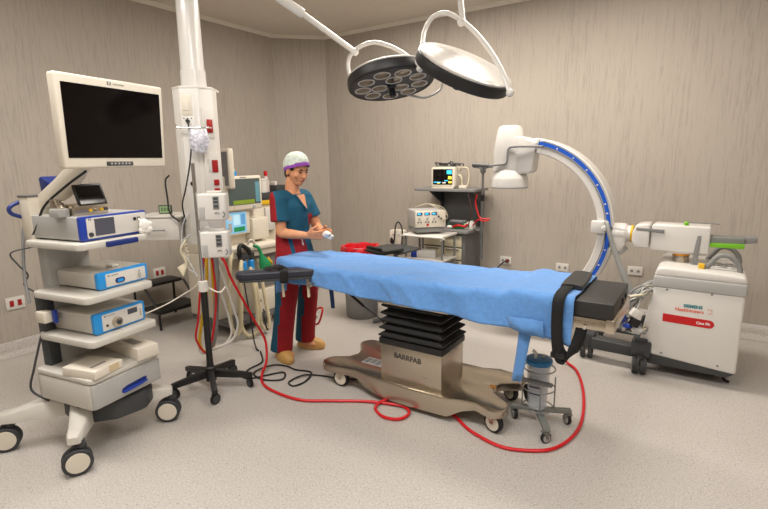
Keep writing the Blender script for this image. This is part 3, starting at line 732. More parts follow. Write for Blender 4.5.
m = MB(); m.tube([(-3.3, 2.7, .74), (-3.2, 2.66, .6), (-3.12, 2.62, .4), (-3.06, 2.6, .2), (-3.02, 2.58, .06), (-2.95, 2.54, .012), (-2.9, 2.52, .008)], .006); m.build('black_cable', RUBBER, an, W=True)
m = MB(); m.tube([(-3.18, 2.85, .22), (-3.1, 2.78, .18), (-3.08, 2.78, .09), (-3.14, 2.85, .05), (-3.18, 2.9, .12)], .007); m.build('black_cable', RUBBER, an, W=True)
# green bag
m = MB(); m.loft([((-3.215, 2.885, .735), .012, .012), ((-3.215, 2.895, .70), .016, .02), ((-3.21, 2.915, .65), .026, .05), ((-3.21, 2.935, .585), .03, .068), ((-3.215, 2.935, .55), .022, .06), ((-3.22, 2.935, .535), .008, .03)], 20)
m.tube([(-3.26, 2.85, .79), (-3.225, 2.87, .775), (-3.215, 2.885, .73)], .014); m.build('breathing_bag', GBAG, an, W=True, ang=60)
m = MB(); m.tube([(-3.28, 2.80, .80), (-3.26, 2.82, .84), (-3.25, 2.85, .82), (-3.25, 2.86, .76)], .012); m.build('elbow', CREAM, an, W=True)
m = MB(); m.tube([(-3.22, 2.97, .66), (-3.2, 2.99, .62), (-3.23, 3.01, .60), (-3.25, 3.0, .66)], .012)
m.build('yellow_valve', YEL, an, W=True)
# small bottles on the machine
c = thing('dropper_bottle', 'tiny blue bottle with white cap standing on the cream machine monitor', 'bottle', (-3.45, 2.85, 1.385))
MB().lathe([(.022, 0), (.024, .004), (.024, .035), (.012, .045)], n=18).build('bottle', SKYB, c)
MB().lathe([(.011, .043), (.011, .055), (.004, .075)], n=14).build('cap', WHITE, c)
# supply cabinet behind the nurse
sp = thing('supply_cabinet', 'pale cabinet with a dark top shelf and yellow strip, behind the nurse shoulder', 'cabinet', (-3.95, 3.75, 0))
bxw('carcass', (-4.2, 3.47, 0), (-3.82, 4.1, 1.07), CREAM2, sp, .006)
bxw('drum', (-3.84, 3.5, .80), (-3.78, 3.62, 1.04), WHITE, sp, .01)
bxw('top_shelf', (-4.2, 3.46, 1.115), (-3.8, 4.1, 1.19), DGREY, sp, .004)
bxw('yellow_strip', (-4.2, 3.465, 1.07), (-3.8, 4.1, 1.115), YEL, sp, .004)
c = thing('wipes_tub', 'white round tub on the dark shelf behind the nurse', 'tub', (-3.86, 3.55, 1.19))
MB().lathe([(.045, 0), (.05, .004), (.055, .125), (.058, .128), (.058, .14), (.05, .144)], n=24).build('tub', WHITE, c)
c = thing('spray_bottle', 'clear bottle with a red top standing behind the white tub', 'bottle', (-3.93, 3.665, 1.19))
MB().lathe([(.035, 0), (.036, .1), (.02, .15), (.012, .17)], n=20).build('bottle', mat('pink_clear', (214, 196, 190), .3), c)
MB().lathe([(.018, .168), (.02, .21), (.012, .22)], n=16).build('cap', RED, c)
c = thing('dark_box', 'small dark box on the shelf hidden partly by the nurse', 'box', (-3.86, 3.72, 1.19))
MB().box((-.06, -.035, 0), (.06, .10, .07), .004).build('box', DGREY, c); MB().box((-.03, -.03, .07), (.04, -.0, .11), .003).build('lid', WHITE, c)

# ------------------------------------------------------------------ operating table
TY = 2.615
tb = thing('operating_table', 'stainless operating table with black bellows column, in the middle of the room', 'operating table', (-1.4, TY, 0))
def base_outline():
    q = []
    def arc(cx, cy, r, a0, a1, n=8):
        for k in range(n+1): a = math.radians(a0+(a1-a0)*k/n); q.append((cx+r*math.cos(a), cy+r*math.sin(a)))
    # start front, going +x
    q.extend([(-1.62, 2.345), (-1.4, 2.335), (-1.14, 2.345), (-1.06, 2.37), (-.98, 2.385)])
    arc(-.895, 2.425, .085, -80, 70); q.extend([(-.94, 2.56), (-.965, 2.62), (-.94, 2.69)])
    arc(-.905, 2.80, .085, -30, 100); q.extend([(-1.02, 2.90), (-1.12, 2.86), (-1.3, 2.86), (-1.7, 2.86), (-1.85, 2.88)])
    arc(-2.0, 2.82, .085, 80, 230); q.extend([(-2.0, 2.69), (-1.975, 2.62), (-2.0, 2.55)])
    arc(-2.03, 2.43, .085, 120, 270); q.extend([(-1.93, 2.36), (-1.82, 2.375), (-1.72, 2.36)])
    return q
O = base_outline(); n = len(O)
def arch(x):           # lower edge of the skirt: lifted over the castors
    a = max(0, min(1, (abs(x+1.42)-.26)/.16)); return .035+.070*a*a*(3-2*a)
m = MB(); zt = .155
rings = []
for dz, inset in (('lo', 0), (zt-.014, 0), (zt-.004, .004), (zt, .014)):
    row = []
    for i, p in enumerate(O):
        a = V((*O[i-1], 0)); b = V((*O[(i+1) % n], 0)); nn = (b-a); nn = V((nn.y, -nn.x, 0)).normalized()
        z = arch(p[0]) if dz == 'lo' else dz
        row.append(V((p[0], p[1], z))-nn*inset)
    rings.append(row)
vs = [p for r in rings for p in r]; fs = [[k*n+i, k*n+(i+1) % n, (k+1)*n+(i+1) % n, (k+1)*n+i] for k in range(3) for i in range(n)]
fs.append([3*n+i for i in range(n)]); fs.append(list(range(n))[::-1])
m.add(vs, fs); m.build('base_plate', STEEL, tb, W=True, ang=40)
for x, y, yaw in ((-1.955, 2.40, .1), (-.875, 2.40, -.3), (-1.98, 2.82, .3), (-.92, 2.81, 2.6)):
    caster(tb, (x+1.4, y-TY, 0), .058, .034, yaw, STEEL, RUBBER, CREAM, top=.1)
bxw('pedestal', (-1.612, 2.375, .15), (-1.19, 2.675, .385), STEEL, tb, .004)
bxw('pedestal_collar', (-1.62, 2.367, .385), (-1.182, 2.683, .425), BLACK, tb, .004)
m = MB(); z = .42
rows = []
for k in range(5):
    for dz, o in ((.0, -.008), (.018, .022), (.026, .022), (.044, -.008)):
        rows.append((z+k*.047+dz, o-.004*k))
for (z_, o) in rows[:-1]: pass
def rect_ring(z, o): return [V((-1.60-o, 2.385-o, z)), V((-1.20+o, 2.385-o, z)), V((-1.20+o, 2.665+o, z)), V((-1.60-o, 2.665+o, z))]
vs = [p for z_, o in rows for p in rect_ring(z_, o)]; K = len(rows)
m.add(vs, [[k*4+i, k*4+(i+1) % 4, (k+1)*4+(i+1) % 4, (k+1)*4+i] for k in range(K-1) for i in range(4)]+[[3, 2, 1, 0], [(K-1)*4+i for i in range(4)]])
m.build('bellows', RUBBER, tb, W=True, ang=15)
text('BARRFAB', .046, (-1.515, 2.3742, .312), (1, 0, -.03), (.03, 0, 1), TEXTD, 'brand_lettering', tb, bold=.0012)
text('KSS M1', .016, (-1.315, 2.3742, .222), (1, 0, 0), (0, 0, 1), TEXTG, 'model_lettering', tb)
text('!!!', .05, (-.985, 2.60, .1556), (1, .25, 0), (-.25, 1, 0), ORANGE, 'orange_marking', tb, bold=.003)
m = MB(); m.box((-1.86, 2.50, .1545), (-1.66, 2.60, .1565), .0005); m.build('label_plate', LGREY, tb, W=True)
for k in range(4): MB().box((-1.85+.045*k, 2.51+.01*(k % 2), .1562), (-1.815+.045*k, 2.585, .1572)).build('label_print', MGREY, tb, W=True)
# frame and pad
bxw('under_frame', (-1.62, 2.35, .65), (-1.14, 2.72, .70), STEEL, tb, .006)
bxw('frame', (-2.36, 2.36, .70), (-.30, 2.84, .755), STEEL, tb, .006)
for y in (2.345, 2.845):
    bxw('side_rail', (-2.2, y, .705), (-.302, y+.012, .737), STEEL, tb, .002)
bxw('mattress', (-2.38, 2.355, .755), (-.74, 2.85, .81), PADK, tb, .02)
m = MB(); m.box((-.735, 2.36, .757), (-.308, 2.835, .834), .006); fm = m.build('foot_pad', PADK, tb, W=True)
MB().box((-.312, 2.62, .775), (-.300, 2.66, .80), .003).build('pad_tab', BLACK, fm, W=True); MB().box((-.312, 2.72, .775), (-.300, 2.75, .80), .003).build('pad_tab', BLACK, fm, W=True)
bxw('end_bracket', (-.335, 2.34, .70), (-.295, 2.84, .765), STEEL, tb, .004)
MB().cyl((-.42, 2.322, .72), (-.42, 2.31, .72), .008).build('rail_screw', CHROME, tb, W=True)
m = MB(); m.tube([(-1.90, 2.42, .70), (-1.87, 2.40, .665), (-1.74, 2.38, .60)], .009, smooth=3); m.build('lever', BLACK, tb, W=True)
m = MB(); m.tube([(-1.74, 2.38, .60), (-1.62, 2.38, .54), (-1.57, 2.40, .48)], .004, smooth=4); m.build('lever_rod', RUBBER, tb, W=True)
for x in (-1.09, -.98): MB().cyl((x, 2.45, .67), (x, 2.45, .70), .012).build('knob', BLACK, tb, W=True)
m = MB(); m.box((-1.09, 2.43, .64), (-1.04, 2.47, .69), .006); m.build('clamp', BLACK, tb, W=True)

# ------------------------------------------------------------------ blue drape
def drape():
    P = []
    xs = []
    x = -.475
    while x > -2.12: xs.append((x, None)); x -= .012
    k = 24
    for i in range(1, k+1): xs.append((-2.13-.375*math.sin(PI/2*i/k), None))
    for i in range(1, 9): xs.append((-2.507-.006*i/8, i/8))
    for si, (x, flap) in enumerate(xs):
        t = max(0, (-2.13-x)/.375); t = min(t, 1)
        r = 1-math.sqrt(max(0, 1-t**2.4)) if t < 1 else 1
        yf = 2.322+.03*t*t+.04*r; yb = 2.895-.17*t**1.5-.13*r
        zt = .826+.010*t-.004*noise.noise(V((x*3, 0, 0)))+.024*max(0, min(1, (x+.84)/.08))
        # hems
        hf = .664+.034*max(0, min(1, (-1.1-x)/1.0))+.010*math.sin(x*9)*.6
        if x > -.78: hf -= .035*min(1, (x+.78)/.09)+.02*max(0, (x+.6)/.12)
        hb = .60+.02*math.sin(x*7)
        zcap = 9
        if flap is not None: zcap = zt-.265*flap
        row = []
        nS, nT = 12, 40
        for j in range(nS+1):          # back skirt from hem up
            u = j/nS; z = hb+(zt-.022-hb)*u
            y = yb+.018*(1-u)+.010*(1-u)*math.sin(x*17+1)
            row.append(V((x, y, min(z, zcap))))
        for j in range(nT+1):
            u = j/nT; y = yb+(yf-yb)*u
            e = min(u, 1-u)*nT
            z = zt-.022*max(0, 1-e/2.5)**2
            z += .004*noise.noise(V((x*7, y*7, 1)))+.0025*noise.noise(V((x*17, y*17, 3)))+.009*max(0, 1-7*abs(noise.noise(V((x*2.6, y*2.2, 5)))))
            row.append(V((x, y, min(z, zcap))))
        for j in range(1, nS+1):
            u = j/nS; z = zt-.022+(hf-zt+.022)*u
            y = yf-.012*u-.014*u*math.sin(x*13+.6*math.sin(x*5))-.006*u*noise.noise(V((x*20, z*9, 0)))-.012*max(0, 1-6*abs(noise.noise(V((x*4+z*3, z*2, 8)))))
            row.append(V((x, y, min(z, zcap))))
        if flap is not None:
            for p in row: p.x += -.012*flap*math.sin(p.y*24)*1.2+.02*flap*(p.y-2.6)
        P.append(row)
    m = MB(); m.grid(P); return m
dp = thing('surgical_drape', 'creased light blue sheet covering the operating table', 'drape', (-1.5, TY, .83))
o = drape().build('sheet', DRAPE, dp, W=True, ang=80)
sd = o.modifiers.new('thickness', 'SOLIDIFY'); sd.thickness = .003; sd.offset = 1
def strip(name, pts, w, mt, parent):
    """hanging strip of cloth: pts = centre line, w = half-width vectors"""
    m = MB(); P = []
    for p, h in zip(pts, w): P.append([V(p)-V(h), V(p)-V(h)*.33+V((0, -.006, 0)), V(p)+V(h)*.33+V((0, .004, 0)), V(p)+V(h)])
    m.grid(P); o = m.build(name, mt, parent, W=True, ang=80); s_ = o.modifiers.new('thickness', 'SOLIDIFY'); s_.thickness = .003; return o
strip('corner_flap', [(-.70, 2.305, .72), (-.69, 2.30, .68), (-.672, 2.297, .648)], [(.09, 0, 0), (.085, 0, .0), (.075, .0, -.012)], DRAPE, dp)
strip('hanging_strip', [(-.70, 2.34, .70), (-.705, 2.335, .62), (-.718, 2.34, .52), (-.732, 2.34, .41), (-.742, 2.34, .36)], [(.034, 0, 0), (.031, 0, 0), (.028, 0, 0), (.026, 0, 0), (.025, 0, 0)], DRAPE, dp)
strip('tie_strip', [(-2.373, 2.82, .62), (-2.373, 2.82, .524), (-2.366, 2.82, .45), (-2.36, 2.82, .37)], [(.014, .006, 0), (.016, .006, 0), (.015, .006, 0), (.013, .006, 0)], mat('dark_blue_tie', (60, 90, 150), .8), dp)
# strap with pad at the foot end
sp_ = thing('restraint_strap', 'black webbing strap with a flat pad across the foot end of the table', 'strap', (-.55, 2.6, .84))
m = MB(); P = []
for i in range(9):
    u = i/8; y = 2.49+.34*u; h = .058-.012*abs(u-.3)
    xc = -.525-.015*u
    zz = .015; P.append([V((xc-h, y, .842+zz+.002*math.sin(u*9))), V((xc-h*.9, y, .857+zz)), V((xc, y, .862+zz)), V((xc+h*.9, y, .857+zz)), V((xc+h, y, .842+zz)), V((xc, y, .838+zz))])
N = len(P); vs = [p for r in P for p in r]
m.add(vs, [[k*6+i, k*6+(i+1) % 6, (k+1)*6+(i+1) % 6, (k+1)*6+i] for k in range(N-1) for i in range(6)]+[[0, 1, 2, 3, 4, 5], [(N-1)*6+i for i in range(6)][::-1]])
m.build('pad', PADK, sp_, W=True, ang=45)
def band(name, pts, hw, mt, parent, th=.004, sm=6):
    pts = [V(p) for p in pts]; hw = [V(h) for h in (hw if isinstance(hw, list) else [hw]*len(pts))]
    Q = []; H_ = []
    for i in range(len(pts)-1):
        p0 = pts[i-1] if i else pts[0]*2-pts[1]; p1, p2 = pts[i], pts[i+1]; p3 = pts[i+2] if i+2 < len(pts) else p2*2-p1
        for k in range(sm):
            t = k/sm; Q.append(.5*((2*p1)+(p2-p0)*t+(2*p0-5*p1+4*p2-p3)*t*t+(3*p1-p0-3*p2+p3)*t**3)); H_.append(hw[i].lerp(hw[i+1], t))
    Q.append(pts[-1]); H_.append(hw[-1])
    m = MB(); m.grid([[q-h, q, q+h] for q, h in zip(Q, H_)]); o = m.build(name, mt, parent, W=True, ang=80)
    s_ = o.modifiers.new('thickness', 'SOLIDIFY'); s_.thickness = th; s_.offset = 0; return o
band('webbing', [(-.540, 2.50, .866), (-.540, 2.36, .862), (-.541, 2.302, .83), (-.540, 2.29, .74), (-.535, 2.285, .66), (-.525, 2.285, .60), (-.508, 2.29, .565), (-.48, 2.30, .56), (-.462, 2.31, .60), (-.445, 2.34, .66), (-.44, 2.37, .72), (-.44, 2.42, .757)], [(.027, 0, 0)]*4+[(.026, .0, .006), (.025, .01, .012), (.02, .02, .024), (.016, .024, .026), (.02, .02, -.01), (.024, .012, -.008), (.026, 0, 0), (.026, 0, 0)], WEB, sp_)
MB().box((-.56, 2.275, .555), (-.49, 2.30, .585), .006).build('buckle', BLACK, sp_, W=True)

# ------------------------------------------------------------------ arm board
ab = thing('arm_board', 'narrow dark padded arm board clamped to the head end of the table', 'arm board', (-2.25, 2.2, .78))
c0 = V((-2.13, 2.37, 0)); c1 = V((-2.475, 2.00, 0)); d = (c1-c0).normalized(); s_ = V((-d.y, d.x, 0))
out = []
for k in range(9):
    a = -PI/2+PI*k/8; out.append(c1-d*.06+d*(.062*math.cos(a))+s_*(.062*math.sin(a)))
out += [c0+s_*.066+d*.02, c0+s_*.05-d*.03, c0-s_*.05-d*.03, c0-s_*.066+d*.02]
MB().prism([(p.x, p.y) for p in out], 'z', .764, .810, .012, 3).build('pad', ARMPAD, ab, W=True)
MB().prism([((p.x+2.30)*.93-2.30, (p.y-2.185)*.93+2.185) for p in out], 'z', .748, .764, .002).build('board', DGREY, ab, W=True)
cm_ = c0.lerp(c1, .40)
m = MB(); m.tube([cm_+s_*.069+V((0, 0, .74)), cm_+s_*.071+V((0, 0, .80)), cm_+s_*.05+V((0, 0, .812)), cm_-s_*.05+V((0, 0, .812)), cm_-s_*.071+V((0, 0, .80)), cm_-s_*.069+V((0, 0, .74)), cm_-s_*.03+V((0, 0, .735)), cm_+s_*.03+V((0, 0, .735))], .026, smooth=4, closed=True, flat=.16)
m.v = [v for v in m.v]
m.build('strap', WEB, ab, W=True)
band('strap_end', [cm_+s_*.02+V((0, 0, .815)), cm_+s_*.03+d*.04+V((0, 0, .835)), cm_+s_*.0+d*.09+V((0, 0, .822)), cm_-s_*.03+d*.13+V((0, 0, .81))], (.0, .02, .012), WEB, ab)
band('strap_loop', [cm_-s_*.07+V((0, 0, .77)), cm_-s_*.085+d*.05+V((0, 0, .735)), cm_-s_*.07+d*.1+V((0, 0, .74)), cm_-s_*.05+d*.13+V((0, 0, .75))], (.0, .0, .012), WEB, ab)
# clamp post handles below
for p in (c0.lerp(c1, .42)-s_*.02, c0.lerp(c1, .10)+s_*.035):
    MB().tube([(p.x, p.y, .745), (p.x+.004, p.y, .62)], .009).build('clamp_post', CREAM2, ab, W=True)
m = MB(); p = c0.lerp(c1, -.02); m.tube([(p.x-.03, p.y-.05, .735), (p.x+.03, p.y-.06, .715), (p.x+.09, p.y-.04, .725)], .007, smooth=3); m.lathe([(.022, 0), (.022, .02)], (p.x+.01, p.y-.07, .715), (0, -1, 0), 16); m.build('clamp', STEEL, ab, W=True)

# ------------------------------------------------------------------ nurse (local: -y = facing, +x = her left), faces world +x
nu = thing('person', 'person in teal and maroon scrubs and pale cap, holding a white pack beside the table', 'person', (-2.605, 2.65, 0), PI/2)
WP = [(0, 0, -.005), (.12, 0, -.01), (.45, 0, -.04), (.8, 0, -.03), (1.0, -.012, .02), (1.25, -.02, .032), (1.34, -.03, .06), (2, -.03, .062)]
def wp(v):
    for (z0, a0, b0), (z1, a1, b1) in zip(WP, WP[1:]):
        if v.z <= z1:
            k = max(0, min(1, (v.z-z0)/(z1-z0))); return V((v.x+a0+(a1-a0)*k, v.y+b0+(b1-b0)*k, v.z))
    return v
def fuse(name, mb, mats, parent, vox, smooth=6, pick=None, ang=180):
    """melts the pieces of a figure or garment into one continuous surface"""
    o = bpy.data.objects.new(name, mb.mesh(name, mats)); col.objects.link(o)
    r = o.modifiers.new('r', 'REMESH'); r.mode = 'VOXEL'; r.voxel_size = vox
    s = o.modifiers.new('s', 'SMOOTH'); s.factor = .5; s.iterations = smooth
    me = bpy.data.meshes.new_from_object(o.evaluated_get(bpy.context.evaluated_depsgraph_get()))
    bpy.data.objects.remove(o)
    me.name = name; me.materials.clear()
    for m in (mats if isinstance(mats, (list, tuple)) else [mats]): me.materials.append(m)
    for p in me.polygons:
        p.use_smooth = True; p.material_index = pick(p.center) if pick else 0
    for vt in me.vertices: vt.co = wp(vt.co)
    q = bpy.data.objects.new(name, me); col.objects.link(q); q.parent = parent; return q
HX, HY = .055, -.128          # head centre (looking down and slightly forward)
head_rot = (.30, 0, -.12)
HR = Euler(head_rot).to_matrix(); HC = V((HX, HY, 1.438))
def hd(x, y, z): return HC+HR@V((x, y, z))
SR, ER, WR = V((-.118, -.06, 1.238)), V((-.15, -.085, .995)), V((-.05, -.235, .975))
SL, EL, WL = V((.15, -.065, 1.238)), V((.19, -.13, 1.0)), V((.07, -.275, .992))
b = MB()
b.loft([((.0, -.0, .72), .13, .10), ((.005, -.005, .82), .155, .108), ((.015, -.015, .92), .14, .10), ((.025, -.035, 1.02), .122, .09), ((.03, -.05, 1.12), .135, .098), ((.033, -.055, 1.2), .15, .09), ((.035, -.055, 1.25), .135, .07), ((.037, -.058, 1.285), .07, .055)])
b.capsule((.038, -.06, 1.27), (.05, -.09, 1.38), .052, .046)
# skull, jaw, nose, lips, brow, ears
def hball(x, y, z, r): b.ball(hd(x, y, z), r, rot=head_rot)
hball(0, .012, .03, (.072, .090, .085)); hball(0, -.012, -.02, (.062, .072, .075)); hball(0, -.035, -.075, (.038, .036, .032))
b.capsule(hd(0, -.082, .012), hd(0, -.100, -.022), .008, .0125); hball(-.012, -.09, -.026, (.008, .008, .006)); hball(.012, -.09, -.026, (.008, .008, .006))
hball(-.03, -.068, .022, (.022, .012, .008)); hball(.03, -.068, .022, (.022, .012, .008))
hball(-.04, -.052, -.022, (.02, .02, .018)); hball(.04, -.052, -.022, (.02, .02, .018))
hball(-.073, .012, -.012, (.008, .018, .03)); hball(.073, .012, -.012, (.008, .018, .03))
hball(0, -.076, -.053, (.02, .01, .009))
for S_, E_, W_ in ((SR, ER, WR), (SL, EL, WL)):
    b.capsule(S_, E_, .047, .037); b.capsule(E_, E_.lerp(W_, .35), .037, .037); b.capsule(E_.lerp(W_, .35), W_, .037, .025)
def finger(pts, r0, r1):
    for i in range(len(pts)-1):
        t0 = i/(len(pts)-1); t1 = (i+1)/(len(pts)-1); b.capsule(pts[i], pts[i+1], r0+(r1-r0)*t0, r0+(r1-r0)*t1, 10)
PK = V((.035, -.395, 1.0))          # the pack she holds
def hand(W, fwd, palm_n, thumb_dir):
    """palm from the wrist W along fwd; fingers curl towards palm_n around the pack"""
    fwd = fwd.normalized(); palm_n = (palm_n-fwd*palm_n.dot(fwd)).normalized(); side = fwd.cross(palm_n).normalized()
    if side.dot(thumb_dir) < 0: side = -side
    for k, o in enumerate((.027, .009, -.009, -.026)):
        b.capsule(W+side*o*.55, W+fwd*.085+side*o, .014, .0115, 10)
    for o, L, c in ((.028, .070, .5), (.0095, .078, .6), (-.0095, .072, .7), (-.027, .056, .8)):
        k0 = W+fwd*.085+side*o; k1 = k0+(fwd*math.cos(c*.5)+palm_n*math.sin(c*.5))*L*.45
        k2 = k1+(fwd*math.cos(c*1.4)+palm_n*math.sin(c*1.4))*L*.32; k3 = k2+(fwd*math.cos(c*2.2)+palm_n*math.sin(c*2.2))*L*.25
        finger([k0, k1, k2, k3], .0088, .0068)
    t0 = W+fwd*.025+side*.024; t1 = t0+(side*.7+fwd*.75+palm_n*.35).normalized()*.035
    t2 = t1+(side*.25+fwd*.85+palm_n*.5).normalized()*.03; t3 = t2+(fwd*.8+palm_n*.6).normalized()*.024
    finger([t0, t1, t2, t3], .0125, .008)
hand(WR, V((.045, -.125, .004)), V((.75, .05, .3)), V((0, -.1, 1)))
hand(WL, V((-.02, -.12, -.012)), V((-.8, .1, .1)), V((0, -.1, 1)))
for sx in (-.115, .135):
    b.capsule((sx*.72, 0, .78), (sx*.95, .015, .45), .075, .052); b.capsule((sx*.95, .015, .45), (sx, .05, .08), .05, .036); b.ball((sx, .01, .045), (.038, .085, .03))
fuse('body', b, SKIN, nu, .0055, 4)
for sx in (-1, 1):
    m = MB(); m.ball(hd(sx*.029, -.0765, .006), (.010, .005, .0045), rot=head_rot); m.v = [wp(v) for v in m.v]; m.build('eye', EYE, nu)
    m = MB(); m.tube([hd(sx*.014, -.0835, .022), hd(sx*.03, -.0815, .029), hd(sx*.046, -.068, .023)], .003, smooth=4, n=6); m.v = [wp(v) for v in m.v]; m.build('eyebrow', HAIR, nu)
m = MB(); m.ball(hd(0, -.0845, -.0535), (.018, .0045, .0065), rot=head_rot); m.v = [wp(v) for v in m.v]; m.build('lips', LIP, nu)
m = MB()
for x, y, z, r in ((0, .062, -.035, (.055, .04, .055)), (-.05, .035, -.02, (.022, .035, .035)), (.05, .035, -.02, (.022, .035, .035)), (-.064, -.012, .03, (.010, .028, .03)), (.064, -.012, .03, (.010, .028, .03))): m.ball(hd(x, y, z), r, rot=head_rot)
fuse('hair', m, HAIR, nu, .006, 3)
def cut_ball(c, r, zc, tilt, n=32, k=20, grow=0):
    m = MB(); m.ball((0, 0, 0), r, n, k); R = Euler((tilt, 0, 0)).to_matrix()
    for i, v in enumerate(m.v):
        if v.z < zc: m.v[i] = V((v.x, v.y, zc))
    return m, R
m, R = cut_ball(None, (.084, .110, .094), -.016, 0)
Rc = Euler((-.52, 0, 0)).to_matrix()
m.v = [hd(*(V((0, .018, .040))+Rc@(v+V(noise.noise_vector(v*22))*.004))) for v in m.v]
m.v = [wp(v) for v in m.v]; m.build('surgical_cap', CAPM, nu, ang=60)
m = MB(); prof = [(1.0, -.034), (1.015, -.022), (1.01, -.010), (.985, -.006)]
vs = []; nn = 36
for s_, z in prof:
    for i in range(nn): a = 2*PI*i/nn; vs.append(hd(*(V((0, .018, .040))+Rc@V((.0835*s_*math.cos(a), .1085*s_*math.sin(a), z)))))
m.add(vs, [[k*nn+i, k*nn+(i+1) % nn, (k+1)*nn+(i+1) % nn, (k+1)*nn+i] for k in range(3) for i in range(nn)])
o = m.v = [wp(v) for v in m.v]; m.build('cap_band', PURP, nu, ang=80)
# scrub top
t = MB()
t.loft([((.0, -.0, .735), .166, .128), ((.004, -.004, .80), .163, .125), ((.012, -.012, .90), .150, .116), ((.022, -.033, 1.0), .141, .109), ((.028, -.05, 1.1), .150, .118), ((.032, -.055, 1.18), .162, .109), ((.034, -.055, 1.235), .148, .085), ((.036, -.056, 1.268), .09, .064)])
for S_, E_ in ((SR, ER), (SL, EL)):
    d = (E_-S_).normalized(); t.capsule(S_+V((.07 if S_.x < 0 else -.07, 0, .005)), S_, .060, .060); t.capsule(S_, S_+d*.07, .060, .062); t.cyl(S_+d*.0, S_+d*.165, .060, .069, 20)
for i, v in enumerate(t.v): t.v[i] = v+V((noise.noise(v*9), noise.noise(v*9+V((7, 0, 0))), 0))*.007
SC = V((.035, -.055, 0))
def pick_top(c):
    d = c-V((.02, -.03, c.z))
    if c.z > 1.24 and d.y < 0 and False: return 1
    if c.x < -.118 and c.y < .03 and c.z > 1.05: return 1 if (-(c.x+.124)+c.y+.068)*.707 > .026 else 0          # sleeve with a rear panel
    if c.x > .125 and c.z > 1.055: return 0
    if d.y > .04: return 1                                     # back
    h = (d.x-d.y)*.707
    if h > .125 and c.z < 1.12: return 1                                       # left side panel
    if c.z < .965: return 1 if (h < -.05 or -.02 < h < .07) else 0     # lower pockets
    return 0
tp = fuse('scrub_top', t, [TEALS, MAROON], nu, .007, 5, pick_top)
# neck opening: skin V with teal facing
m = MB()
def chest(x, z):
    # point on the front of the top
    ry = .122+(1.1-z)*.0 if z < 1.18 else .112-(z-1.18)*.42
    rx = .160; u = (x-.033)/rx
    return V((x, -.054-ry*math.sqrt(max(0, 1-u*u))-.004, z))
vn = [chest(-.012, 1.252)+V((0, .012, .01)), chest(.088, 1.252)+V((0, .012, .01)), chest(.040, 1.135)]
P = []
for i in range(9):
    t_ = i/8; a = vn[0].lerp(vn[2], t_); c_ = vn[1].lerp(vn[2], t_); row = []
    for j in range(5):
        p = a.lerp(c_, j/4); q = chest(p.x, p.z); row.append(V((p.x, min(p.y, q.y), p.z)))
    P.append(row)
m.grid(P); m.v = [wp(v) for v in m.v]; m.build('neckline_skin', SKIN, nu, ang=80)
m = MB(); m.tube([P[i][0]+V((0, -.002, 0)) for i in range(9)]+[P[8-i][4]+V((0, -.002, 0)) for i in range(9)], .006, smooth=0, n=6); m.v = [wp(v) for v in m.v]; m.build('neckline_trim', TEALS, nu)
m = MB(); m.cyl(chest(-.045, .90), chest(-.045, .955), .005, n=10); m.v = [wp(v) for v in m.v]; m.build('pen', WHITE, nu)
# trousers
t = MB()
t.loft([((.0, 0, .70), .15, .115), ((.003, -.002, .80), .165, .12), ((.008, -.008, .88), .155, .112)])
for sx in (-.115, .135):
    t.loft([((sx*1.08, .05, .065), .079, .088), ((sx*1.04, .04, .2), .076, .084), ((sx*.97, .018, .42), .078, .085), ((sx*.85, .006, .6), .084, .096), ((sx*.66, 0, .78), .084, .106)])
for i, v in enumerate(t.v): t.v[i] = v+V((noise.noise(v*8), noise.noise(v*8+V((7, 0, 0))), 0))*.009
def pick_tr(c):
    if c.z < .75:
        sx = -.12 if c.x < 0.01 else .135
        if (-(c.x-sx*(1.03 if c.z < .45 else .9))+c.y-(.045 if c.z < .3 else .02))*.707 > .034: return 1      # contrasting rear panel
    return 0
fuse('trousers', t, [MAROON, TEALS], nu, .008, 5, pick_tr)
for sx, yaw in ((-.12, -.35), (.142, .3)):
    m = MB()
    m.loft([((0, -.045, .0), .044, .112, .85), ((0, -.045, .012), .05, .122, .85), ((0, -.047, .03), .05, .122, .85), ((0, -.05, .055), .046, .112, .9), ((0, -.035, .078), .040, .085), ((0, -.02, .088), .03, .055)], 28)
    R = Euler((0, 0, yaw)).to_matrix(); m.v = [R@v+V((sx*1.05, .045, 0)) for v in m.v]
    m.v = [wp(v) for v in m.v]; m.build('clog', TAN, nu, ang=60)
# what she holds
m = MB(); m.ball((.0, -.345, .985), (.022, .040, .026)); m.ball((.01, -.37, .968), (.02, .026, .018)); m.ball((-.01, -.37, .993), (.018, .03, .018)); m.ball((.005, -.40, .975), (.012, .016, .012))
Rn = world_of(nu); m.v = [Rn@v for v in m.v]
gz = thing('gauze_pack', 'small white gauze pack held in the hands of the nurse', 'gauze', tuple(Rn@V((.0, -.36, .97))))
for i, v in enumerate(m.v): m.v[i] = v+V(noise.noise_vector(v*40))*.005
m.build('pack', GAUZE, gz, W=True)

